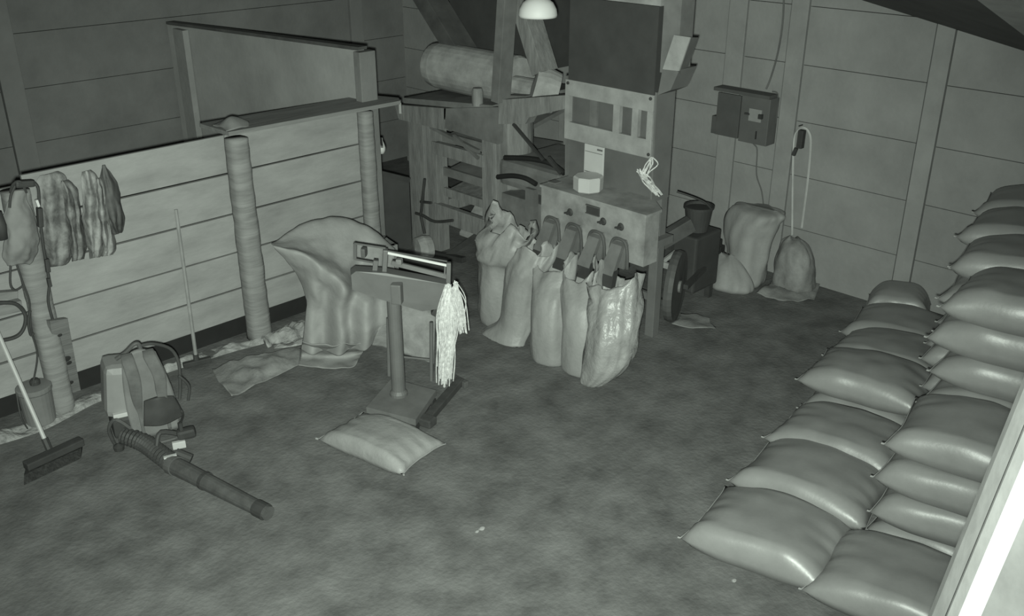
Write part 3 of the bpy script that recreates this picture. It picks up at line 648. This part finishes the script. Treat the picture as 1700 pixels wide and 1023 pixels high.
# ============================================================ PLATFORM SCALE
ps = thing('platform_scale', 'grey platform weighing scale with beam on a tall column, raffia hanging from it', 'scale', (3.54, 4.64, 0))
A = [fl(608, 676, .11), fl(690, 697, .11), fl(724, 648, .11), fl(650, 628, .11)]
bm = BM(); prism(bm, A, (0, 0, -.045)); link('platform', bm, MGREY, ps)
bm = BM(); cen = sum(A, Vector()) / 4; prism(bm, [cen + (p - cen) * .93 + Vector((0, 0, -.045)) for p in A], (0, 0, -.035)); link('base', bm, IRON, ps)
for p in A:
    bm = BM(); q = cen + (p - cen) * .82; lathe(bm, [(0, -.03), (.03, -.03), (.03, .03), (0, .03)], (q.x, q.y, .031), 14, frame_of(Vector((A[1] - A[0])))); link('castor', bm, DARK, ps)
bm = BM(); lathe(bm, [(.062, .11), (.062, .13), (.048, .15), (.046, .90), (.05, .91)], (3.54, 4.64, 0), 20); link('column', bm, SCALEM, ps, smooth=False)
# head casing
D0 = 5.84
def hp(x, y, d=D0): return onD(x, y, d)
bm = BM(); poly = [hp(582, 452), hp(590, 446), hp(640, 449), hp(742, 468), hp(750, 474), hp(744, 505), hp(700, 512), hp(630, 492), hp(584, 476)]
nv_ = Vector((.55, .83, 0)) * .10; prism(bm, [p - nv_ * .5 for p in poly], nv_); link('head_casing', bm, SCALEM, ps)
bm = BM(); box(bm, hp(659, 487, 5.76), (.07, .07, .14), Matrix.Rotation(R(35), 3, 'Z'), .01); link('neck', bm, SCALEM, ps)
bm = BM(); bar(bm, hp(738, 494), hp(720, 522), .07, .05, .01); link('tare_weight', bm, DARK, ps)
bm = BM()
bar(bm, hp(640, 419), hp(744, 441), .012, .016); bm_ = link('weigh_beam', bm, STEEL, ps)
bm = BM(); bar(bm, hp(588, 404), hp(640, 412), .01, .012); bar(bm, hp(589, 404), hp(589, 430), .012, .02); bar(bm, hp(588, 430), hp(626, 437), .01, .012); bar(bm, hp(640, 416, 5.87), hp(742, 434, 5.87), .008, .01); link('beam_yoke', bm, DGREY, ps)
bm = BM(); box(bm, hp(604, 419), (.05, .03, .06), Matrix.Rotation(R(35), 3, 'Z'), .008); link('counterweight', bm, DGREY, ps)
bm = BM(); bar(bm, hp(640, 414), hp(638, 450), .05, .03, .004); bar(bm, hp(745, 436), hp(744, 476), .035, .03, .004); bar(bm, hp(739, 442), hp(738, 458), .012, .01); bar(bm, hp(624, 432), hp(622, 449), .03, .03); link('beam_stand', bm, SCALEM, ps)
bm = BM(); bar(bm, hp(650, 436, 5.88), hp(742, 459, 5.88), .02, .03); link('ratio_bar', bm, MGREY, ps)
bm = BM(); box(bm, hp(663, 434, 5.86), (.05, .04, .04), Matrix.Rotation(R(35), 3, 'Z'), .01); link('sliding_poise', bm, PAPER, ps)
# upright guard frame behind the platform
u0 = fl(646, 624, .1); u1 = fl(716, 632, .1)
bm = BM(); tube(bm, [u0, u0 + Vector((.02, 0, .45))], .013, 8, 1); tube(bm, [u1, u1 + Vector((.02, 0, .45))], .013, 8, 1)
k0, k1 = u0 + Vector((.01, 0, .16)), u1 + Vector((.01, 0, .16)); tube(bm, [k0, k1], .009, 8, 1)
link('guard_frame', bm, SCALEM, ps)
# hanging raffia
bm = BM(); strands(bm, hp(744, 474, 5.72), hp(738, 630, 5.72), 110, .024, .0032, 2, .06)
tag(link('raffia_hank', bm, TWINE, origin=hp(748, 470, 5.72)), 'long bright hank of white raffia hanging from the scale beam end', 'raffia')
bm = BM(); strands(bm, hp(756, 470, 5.78), hp(769, 550, 5.78), 55, .017, .0032, 3, .04)
tag(link('raffia_hank', bm, TWINE, origin=hp(752, 468, 5.78)), 'short white raffia hank fanned out right of the long one', 'raffia')
# dark tow bar on the floor
t = thing('drawbar', 'dark iron bar lying on the floor, its end by the scale platform corner', 'bar', fl(730, 670))
a, b = fl(706, 700, .045), fl(764, 632, .045)
bm = BM(); bar(bm, a, b, .06, .05, .006); link('bar', bm, IRON, t)
bm = BM(); bar(bm, a + Vector((-.03, 0, -.0)), a + Vector((.05, .02, -.0)), .13, .06, .01); link('end_block', bm, IRON, t)
bm = BM(); bar(bm, b + Vector((0, -.07, -.01)), b + Vector((0, .07, -.01)), .04, .05, .006); link('cross_piece', bm, DGREY, t)

# ============================================================ DRAPED TARP BESIDE THE SCALE
D1, D2, D3 = 6.95, 6.62, 6.50
rows = [
 [onD(458, 412, 6.80), onD(505, 420, 7.02), onD(560, 425, 7.2), onD(620, 430, 7.2), onD(660, 470, 7.1)],
 [onD(450, 403, 6.72), onD(498, 376, 6.88), onD(556, 361, 6.98), onD(612, 378, 6.98), onD(656, 416, 6.9)],
 [onD(451, 405, 6.66), onD(508, 398, 6.74), onD(562, 402, 6.80), onD(612, 415, 6.80), onD(655, 445, 6.75)],
 [onD(453, 408, 6.62), onD(512, 418, 6.62), onD(570, 442, 6.66), onD(610, 462, 6.68), onD(660, 480, 6.62)],
 [onD(456, 412, 6.60), onD(508, 426, 6.50), onD(556, 458, 6.44), onD(602, 490, 6.50), onD(660, 496, 6.53)],
 [onD(480, 440, 6.62), onD(525, 468, 6.52), onD(568, 498, 6.46), onD(606, 510, 6.46), onD(662, 508, 6.5)],
 [onD(508, 488, 6.64), onD(535, 510, 6.52), onD(570, 528, 6.47), onD(606, 532, 6.44), onD(660, 528, 6.46)],
 [onD(505, 545, 6.62), onD(534, 552, 6.54), onD(566, 558, 6.46), onD(598, 556, 6.42), onD(632, 548, 6.45)],
 [onD(500, 582, 6.58), onD(532, 586, 6.54), onD(566, 586, 6.48), onD(596, 582, 6.44), onD(618, 572, 6.45)]]
t = thing('draped_tarpaulin', 'large pale tarpaulin draped in folds over a frame, left of the scale', 'tarpaulin', fl(560, 590))
bm = BM(); loft(bm, rows, 14, 8, .016, 6, 3, .006)
for v in bm.verts: v.co.z = max(v.co.z, .015)
A0, A1 = onD(455, 408, 6.6), onD(600, 540, 6.45)
for v in bm.verts:      # hanging folds below the fold line
    px = (v.co.x - 3.2) * .8 - (v.co.y - 5.6) * .6; k = min(1, max(0, (.95 - v.co.z) / .3)) * min(1, max(0, (v.co.z - .02) / .1))
    n_ = Vector((-.5, -.86, 0)); v.co += n_ * .042 * k * math.sin(px * 30 - (v.co.z - .5) * 5 + 2.0 * nz(v.co, 2.5, 6))
link('cover', bm, TARP, t, smooth=True, solid=.004)
rows = [[onD(502, 568, 6.52), onD(545, 572, 6.44), onD(575, 572, 6.40), onD(602, 570, 6.42)], [fl(500, 588, .03), fl(540, 590, .05), fl(575, 590, .03), fl(604, 583, .02)], [fl(494, 606, .008), fl(540, 611, .012), fl(585, 610, .012), fl(598, 592, .008)]]
bm = BM(); loft(bm, rows, 9, 8, .02, 12, 9)
for v in bm.verts: v.co.z = max(v.co.z, .006)
link('hem', bm, TARP, t, smooth=True, solid=.004)
rows = [[onD(600, 500, 6.56), onD(650, 500, 6.56), onD(690, 500, 6.55), onD(722, 516, 6.5)], [onD(600, 545, 6.5), onD(650, 545, 6.5), onD(690, 545, 6.5), onD(722, 550, 6.5)], [onD(606, 572, 6.5), onD(640, 578, 6.5), onD(684, 592, 6.42), onD(720, 604, 6.38)]]
bm = BM(); loft(bm, rows, 8, 8, .03, 9, 12)
for v in bm.verts: v.co.z = max(v.co.z, .008)
link('side_flap', bm, PAPER, t, smooth=True, solid=.004)
q = onD(560, 420, 6.98)
bm = BM()
FT = [(3.92, 5.95), (4.32, 5.62), (3.95, 5.70), (4.36, 5.80)]
for x, y in FT: bar(bm, (x, y, 0), (x, y, .74), .04, .04)
for a_, b_ in ((0, 3), (2, 1), (0, 2), (3, 1)): bar(bm, (*FT[a_], .72), (*FT[b_], .72), .04, .04)
link('support_frame', bm, OLDWOOD, t)
# plastic sheet on the floor along the partition and rubble
rows = [[fl(385, 661, .006), fl(420, 642, .012), fl(462, 622, .012), fl(496, 606, .01)], [fl(362, 632, .02), fl(415, 612, .05), fl(455, 600, .05), fl(498, 590, .03)], [fl(352, 612, .01), fl(400, 598, .04), fl(450, 584, .06), fl(500, 572, .03)]]
bm = BM(); loft(bm, rows, 9, 9, .03, 8, 2, .012)
for v in bm.verts: v.co.z = max(v.co.z, .004)
tag(link('plastic_sheet', bm, PAPER, smooth=True, solid=.004, origin=fl(430, 620)), 'dusty crumpled sheet spread on the floor at the foot of the middle post', 'sheet')
def heap(path, wid, h, seed, name, label, m=RUBBLE):
    P = [Vector((x, y, 0)) for x, y in path]; n = 60; mm = 12; bm = BM(); V = []
    for i in range(n + 1):
        p = cr(P, i / n * (len(P) - 1)); row = []
        for j in range(mm + 1):
            v = j / mm * 2 - 1
            e = (1 - v * v); y = p.y + wid * v * (1 + .45 * nz((p.x, v, 0), 3, seed)) * (.3 + .7 * math.sin(math.pi * min(1, max(0, i / n)))) 
            z = h * e * (.55 + .9 * nz((p.x, y, 1), 5, seed) + .5 * nz((p.x, y, 3), 14, seed))
            row.append(bm.verts.new((p.x, y, max(-.005, z))))
        V.append(row)
    for i in range(n):
        for j in range(mm): bm.faces.new((V[i][j], V[i + 1][j], V[i + 1][j + 1], V[i][j + 1]))
    return tag(link(name, bm, m, origin=(P[0].x, P[0].y, 0)), label, 'rubble', None, 'stuff')
heap([(.9, 6.2), (1.5, 6.18), (2.1, 6.26), (2.6, 6.27)], .09, .06, 3, 'rubble', 'chalky rubble strip along the partition foot, left of the blower')
heap([(2.55, 6.29), (2.9, 6.31), (3.2, 6.28), (3.42, 6.2)], .07, .05, 5, 'rubble', 'chalky rubble along the partition foot around the leaning squeegee')
heap([(3.4, 6.14), (3.6, 6.12), (3.85, 6.1), (4.2, 6.1)], .20, .10, 7, 'rubble', 'loose pale debris heap under the partition right of the middle post')

# ============================================================ THINGS HUNG ON THE PARTITION
def coat(name, label, rows, m, seed, cat='coat', depth=.10, sol=.006, fold=6):
    """rows of (y_px, left_px, right_px): a hanging garment with rounded front and folds"""
    bm = BM(); G = []
    for k, (yp, xl, xr, bulge) in enumerate(rows):
        r = []
        for j in range(7):
            f = j / 6; b = math.sin(math.pi * f) ** .7 * bulge
            r.append(onY(xl + (xr - xl) * f, yp + (xr - xl) * (.5 - f) * .22, YP - .02 - b - .02 * bulge / depth * math.cos(f * fold * math.pi + k * .6)))
        G.append(r)
    loft(bm, G, 5, 6, .013, 9, seed, .006)
    for v in bm.verts: v.co.y = min(v.co.y, YP - .012)
    return tag(link(name, bm, m, smooth=True, solid=sol, origin=G[0][3]), label, cat)
def jacket(label, body, sleeve, m, seed):
    t = thing('camouflage_jacket', label, 'jacket', onY(body[0][1] + 15, body[0][0], YP - .06))
    for nm, rows, sd in (('body', body, seed), ('sleeve', sleeve, seed + 3)):
        o = coat(nm, None, rows, m, sd, None, fold=4); o.parent = t; o.location = o.location - t.location
jacket('camouflage jacket hung nearest the left post on the partition', [(288, 66, 96, .03), (300, 60, 110, .06), (330, 62, 116, .08), (365, 66, 118, .08), (405, 72, 122, .08), (432, 78, 118, .06), (441, 84, 108, .03)], [(300, 94, 114, .05), (315, 98, 126, .10), (345, 102, 134, .13), (380, 110, 138, .13), (410, 116, 142, .12), (432, 118, 138, .08)], CAMO, 3)
jacket('lighter camouflage jacket hung between the other jacket and the dark hood', [(284, 136, 150, .04), (296, 134, 160, .06), (325, 138, 168, .08), (360, 138, 170, .08), (395, 142, 172, .08), (420, 148, 170, .06), (428, 150, 166, .04)], [(296, 154, 170, .05), (315, 156, 176, .10), (350, 160, 182, .12), (385, 164, 188, .12), (412, 168, 192, .10), (424, 170, 186, .06)], COATL, 8)
coat('cloth_hood', 'dark pointed cloth hood hung at the right of the two jackets', [(274, 170, 174, .02), (290, 168, 182, .05), (310, 166, 196, .09), (340, 168, 201, .12), (365, 172, 206, .13), (380, 180, 205, .10), (388, 190, 202, .04)], COATD, 12, 'hood')
# pale bag on the left post
bm = BM(); G = []
for yp, xl, xr, b in ((316, 20, 42, .02), (340, 10, 50, .04), (370, 4, 58, .06), (400, 5, 62, .08), (425, 8, 60, .07), (440, 14, 50, .03)):
    G.append([onY(xl + (xr - xl) * j / 5, yp, 6.16 - b * math.sin(math.pi * j / 5) ** .6) for j in range(6)])
loft(bm, G, 6, 6, .03, 8, 5, .012)
t = thing('hanging_bag', 'pale cloth bag hung on the left post of the partition', 'bag', G[0][2]); link('bag', bm, CLOTH, t, smooth=True, solid=.006)
bm = BM(); tube(bm, [onY(17, 320, 6.15), onY(22, 306, 6.12), onY(34, 302, 6.10), onY(44, 320, 6.12)], .008, 6, 5); link('strap', bm, STRAP, t)
# black harness over the post top
t = thing('black_harness', 'black strap harness with padded grip looped over the left post top', 'harness', onY(45, 305, 6.1))
bm = BM(); bar(bm, onY(24, 306, 6.12), onY(57, 304, 6.12), .05, .045, .015); link('grip', bm, DARK, t)
bm = BM(); tube(bm, [onY(56, 303, 6.12), onY(63, 312, 6.11), onY(65, 335, 6.11), onY(66, 360, 6.11), onY(72, 410, 6.11), onY(79, 450, 6.11), onY(82, 470, 6.11), onY(80, 500, 6.11), onY(87, 530, 6.12)], .009, 6, 5); link('strap', bm, STRAP, t)
bm = BM(); tube(bm, [onY(26, 307, 6.12), onY(18, 325, 6.11), onY(16, 345, 6.11)], .008, 6, 5); link('strap', bm, STRAP, t)
bm = BM(); bar(bm, onY(65, 345, 6.10), onY(67, 377, 6.10), .045, .03, .008); bar(bm, onY(77, 430, 6.10), onY(80, 452, 6.10), .03, .025, .005); bar(bm, onY(80, 462, 6.10), onY(83, 476, 6.10), .03, .02, .004); link('pad', bm, DARK, t)
bm = BM(); bar(bm, onY(60, 332, 6.10), onY(64, 343, 6.10), .02, .015); link('buckle', bm, STEEL, t)
# black cables on the left
bm = BM(); tube(bm, [onY(-30, 506, 6.1), onY(5, 503, 6.1), onY(28, 506, 6.1), onY(42, 524, 6.1), onY(38, 548, 6.1), onY(20, 562, 6.1), onY(-30, 570, 6.1)], .012, 8, 6)
tag(link('black_hose', bm, DARK, origin=onY(5, 503, 6.1)), 'black hose loop bulging in from the left edge beside the left post', 'hose')
bm = BM(); tube(bm, [onY(18, 434, 6.14), onY(17, 470, 6.13), onY(24, 482, 6.13), onY(34, 478, 6.13), onY(38, 474, 6.13)], .007, 6, 5); tube(bm, [onY(27, 438, 6.14), onY(38, 470, 6.13), onY(48, 497, 6.11), onY(50, 520, 6.11), onY(52, 550, 6.11), onY(62, 590, 6.11), onY(54, 640, 6.13)], .006, 6, 5); tube(bm, [onY(50, 516, 6.11), onY(47, 535, 6.11), onY(51, 556, 6.11), onY(56, 553, 6.11)], .009, 6, 5)
tag(link('cord_tangle', bm, STRAP, origin=onY(18, 434, 6.14)), 'thin dark cords trailing down the left post to the bucket', 'cord')
bm = BM(); a, b = onY(-40, 494, 6.2), onY(28, 488, 6.2); bar(bm, a, b, .05, .05, .006); bar(bm, onY(-40, 522, 6.22), onY(34, 506, 6.22), .06, .07, .004)
tag(link('wooden_bracket', bm, PLANK, origin=b), 'weathered timber rail on the left edge behind the hose loop', 'rail')
bm = BM(); lathe(bm, [(0, -.09), (.03, -.085), (.04, 0), (.03, .085), (0, .09)], onY(-1, 375, 6.0), 12)
tag(link('black_flask', bm, DARK, smooth=True, origin=onY(-1, 375, 6.0)), 'black flask cut off by the left edge of the photo', 'flask')
# leaning squeegee and plank
t = thing('floor_squeegee', 'long pale handled squeegee leaning on the partition left of the middle post', 'squeegee', fl(328, 596))
hb = fl(326, 597, .05); ht = onY(292, 348, 6.375)
bm = BM(); tube(bm, [hb, ht], .014, 8, 1); link('handle', bm, WOODH, t)
bm = BM(); bar(bm, fl(304, 607, .03), fl(350, 596, .03), .04, .04, .006); link('blade', bm, DARK, t)
bm = BM(); lathe(bm, [(0, -.03), (.025, -.03), (.02, .04), (0, .04)], hb, 10); link('socket', bm, DARK, t)
t = thing('leaning_plank', 'short stained plank with knot holes leaning against the left post', 'plank', fl(112, 655))
a0, a1, b0, b1 = fl(102, 658), fl(134, 648), onY(83, 533, 6.13), onY(112, 529, 6.14)
bm = BM(); prism(bm, [a0, a1, b1, b0], (-.01, .035, 0)); link('board', bm, PLANK, t)
bm = BM(); nrm = (a1 - a0).cross(b0 - a0).normalized(); nrm = nrm if nrm.y < 0 else -nrm
for fx, fz, r_ in ((.35, .80, .016), (.5, .48, .03), (.6, .42, .02), (.55, .15, .02)):
    p = a0 + (a1 - a0) * fx + (b0 - a0) * fz + nrm * .002; lathe(bm, [(0, 0), (r_, 0), (r_ * .8, .002), (0, .003)], p, 12, frame_of(nrm))
link('knot_holes', bm, DARK, t)
# bucket by the post
bp_ = fl(78, 709); t = thing('plastic_bucket', 'grey plastic bucket with dark stopper on the floor under the left post', 'bucket', (bp_.x, bp_.y + .08, 0))
cx, cy = bp_.x + .0, bp_.y + .09
bm = BM(); lathe(bm, [(0, 0), (.085, 0), (.095, .02), (.105, .24), (.112, .25), (.112, .275), (.105, .28), (.06, .285), (0, .288)], (cx, cy, 0), 24); link('pail', bm, BUCKET, t)
bm = BM(); lathe(bm, [(0, .28), (.032, .28), (.034, .31), (.022, .325), (0, .327)], (cx + .015, cy, 0), 16); link('stopper', bm, DARK, t)
bm = BM(); tube(bm, [(cx - .11, cy, .26), (cx - .13, cy - .05, .12), (cx - .11, cy - .06, .02)], .005, 6, 5); link('handle', bm, DARK, t)
# push broom
t = thing('push_broom', 'wide dark push broom with white handle at the lower left', 'broom', fl(90, 765))
h0, h1 = fl(42, 775, .07), fl(136, 732, .07); mid = (h0 + h1) / 2; dr = (h1 - h0).normalized()
bm = BM(); bar(bm, h0, h1, .065, .05, .008); link('head', bm, DARK, t)
bm = BM(); prism(bm, [h0 + Vector((-.03, -.05, -.02)), h1 + Vector((-.03, -.05, -.02)), h1 + Vector((-.055, -.09, -.065)), h0 + Vector((-.055, -.09, -.065))], Vector((.06, .12, 0)))
link('bristles', bm, BROOM, t)
hb = fl(78, 738, .1); he = fl(-2, 556, .74)
bm = BM(); tube(bm, [hb, he, he + (he - hb) * 1.0], .0135, 8, 1); link('handle', bm, HANDW, t)
bm = BM(); tube(bm, [hb - (he - hb).normalized() * .04, hb + (he - hb).normalized() * .04], .022, 8, 1); link('socket', bm, DARK, t)

# ============================================================ BACKPACK BLOWER
bb = thing('backpack_blower', 'backpack leaf blower standing on the floor before the partition, tube toward camera', 'blower', (2.16, 5.5, 0), R(-16))
def lp(name, bm, m, parent=None, **kw): return link(name, bm, m, parent or bb, world=False, **kw)
bm = BM(); box(bm, (-.15, .10, .38), (.17, .24, .36), Matrix.Rotation(R(8), 3, 'Y'), .05); lp('engine_cover', bm, GOLD)
bm = BM(); box(bm, (-.155, .02, .235), (.12, .14, .03), None, .005); lp('cover_stripe', bm, LABEL)
bm = BM(); box(bm, (-.12, .08, .14), (.22, .24, .16), None, .03); lp('fuel_tank', bm, DARK)
bm = BM(); lathe(bm, [(0, -.07), (.14, -.06), (.165, 0), (.14, .06), (0, .07)], (.02, .12, .27), 28, frame_of(Vector((.2, 1, .1)))); lp('fan_casing', bm, DGREY)
bm = BM(); loft(bm, [[(-.10, -.02, .62), (.0, -.03, .66), (.10, -.02, .62)], [(-.12, -.02, .45), (.0, -.04, .46), (.14, -.02, .45)], [(-.13, -.05, .26), (.0, -.06, .26), (.17, -.05, .26)], [(-.12, -.09, .08), (.0, -.10, .07), (.16, -.09, .08)]], 6, 6); lp('back_plate', bm, MGREY, smooth=True, solid=.03)
for x0, x1, x2 in ((-.075, -.065, -.06), (.055, .085, .10)):
    bm = BM(); loft(bm, [[(x0 - .03, -.03, .64), (x0 + .035, -.03, .64)], [(x0 - .035, -.10, .62), (x0 + .04, -.10, .62)], [(x1 - .035, -.14, .50), (x1 + .04, -.14, .50)], [(x1 - .03, -.13, .36), (x1 + .03, -.13, .36)], [(x2 - .012, -.11, .24), (x2 + .012, -.11, .24)], [(x2 - .01, -.12, .1), (x2 + .01, -.12, .1)]], 5, 6); lp('shoulder_strap', bm, COATD, smooth=True, solid=.018)
bm = BM(); loft(bm, [[(-.02, -.10, .33), (.06, -.13, .35), (.15, -.10, .32)], [(-.04, -.12, .24), (.06, -.15, .24), (.18, -.11, .23)], [(-.05, -.12, .17), (.06, -.15, .16), (.19, -.11, .17)]], 6, 6); lp('hip_pad', bm, DARK, smooth=True, solid=.03)
bm = BM(); tube(bm, [(-.13, .02, .60), (-.07, .0, .64), (-.02, -.02, .69), (.01, -.02, .69), (.02, -.02, .64)], .014, 8, 5); lp('carry_handle', bm, DGREY)
bm = BM(); tube(bm, [(.02, -.01, .67), (.10, .0, .66), (.20, .02, .59), (.235, .02, .48), (.22, .0, .33), (.20, -.02, .24)], .011, 8, 5); tube(bm, [(.22, .0, .40), (.27, -.02, .32), (.25, -.03, .22)], .009, 8, 5); lp('loop_strap', bm, STRAP)
bm = BM(); tube(bm, [(-.24, .05, .02), (-.25, .0, .14), (-.20, -.06, .22), (-.10, -.08, .10), (-.07, -.10, .02)], .012, 8, 5); tube(bm, [(-.24, .2, .02), (-.24, .05, .02), (-.22, -.1, .014)], .012, 8, 5); tube(bm, [(.17, .2, .014), (.17, -.08, .014), (.02, -.12, .014), (-.1, -.12, .014)], .012, 8, 5); lp('base_frame', bm, DGREY)
bm = BM(); lathe(bm, [(0, -.03), (.03, -.02), (.035, .01), (0, .03)], (-.22, -.10, .045), 12); lp('foot', bm, DARK)
# blower tube in room coordinates
a = fl(205, 722, .10); b = fl(238, 735, .075); c1 = fl(262, 752, .06); c2 = fl(288, 772, .055); e = fl(446, 853, .04)
bm = BM(); P = [a, b, c1, c2]; n = 36; pts = [cr(P, i / n * 3) for i in range(n + 1)]; tube(bm, pts, [.055 + (.006 if i % 2 else -.004) for i in range(n + 1)], 14, 1); link('flexible_pipe', bm, DARK, bb)
bm = BM(); dd = (e - c2).normalized(); tube(bm, [c2, e], [.056, .043], 16, 1); tb = link('blower_tube', bm, TUBE, bb)
bm = BM(); tube(bm, [c2 - dd * .02, c2 + dd * .03], .063, 16, 1); link('clamp_ring', bm, DGREY, tb)
bm = BM(); m1 = c2 + (e - c2) * .35; tube(bm, [m1 - dd * .012, m1 + dd * .012], .057, 16, 1); tube(bm, [e - dd * .10, e - dd * .02], .05, 16, 1); link('nozzle_ring', bm, DARK, tb)
p0 = c1 + Vector((.02, .02, .06)); p1 = fl(304, 722, .17)
bm = BM(); tube(bm, [c1 + Vector((0, 0, .05)), c1 + Vector((.05, .02, .12)), p1], .016, 8, 4); bar(bm, p1 + Vector((-.03, .02, 0)), p1 + Vector((.07, -.03, .01)), .06, .07, .02); bar(bm, p1 + Vector((-.01, 0, .02)), p1 + Vector((-.01, 0, .09)), .02, .02); hg = link('control_grip', bm, DARK, bb)
q = fl(296, 738, .12); bm = BM(); bar(bm, q + Vector((-.035, .01, 0)), q + Vector((.04, -.02, 0)), .03, .05, .006); bar(bm, c2 + Vector((-.04, .03, .055)), c2 + Vector((.03, 0, .06)), .02, .012); link('grip_label', bm, LABEL, hg)
bm = BM(); q0, q1 = fl(292, 752, .09), fl(318, 762, .05); tube(bm, [q0, q1], .03, 10, 1); link('trigger_housing', bm, DGREY2, hg)
bm = BM(); loc = wm(bb); tube(bm, [loc @ Vector((.14, -.10, .28)), loc @ Vector((.19, -.14, .20)), p1 + Vector((0, .02, .06)), p1], .007, 6, 5); link('throttle_cable', bm, STRAP, bb)

# small litter on the floor
for (x, y, s_, lb) in ((800, 880, .022, 'pale crumb on the bare floor below the middle of the photo'), (1218, 966, .018, 'tiny white crumb on the floor below the nearest lying sack'), (792, 884, .014, 'smaller pale crumb lying beside the crumb at mid floor')):
    p = fl(x, y); bm = BM(); bmesh.ops.create_icosphere(bm, subdivisions=2, radius=s_)
    for v in bm.verts: v.co = Vector((v.co.x * (1 + .4 * nz(v.co, 40, x)), v.co.y * .7, v.co.z * .5 + s_ * .45)) + p
    tag(link('floor_crumb', bm, RUBBLE, origin=p), lb, 'crumb')
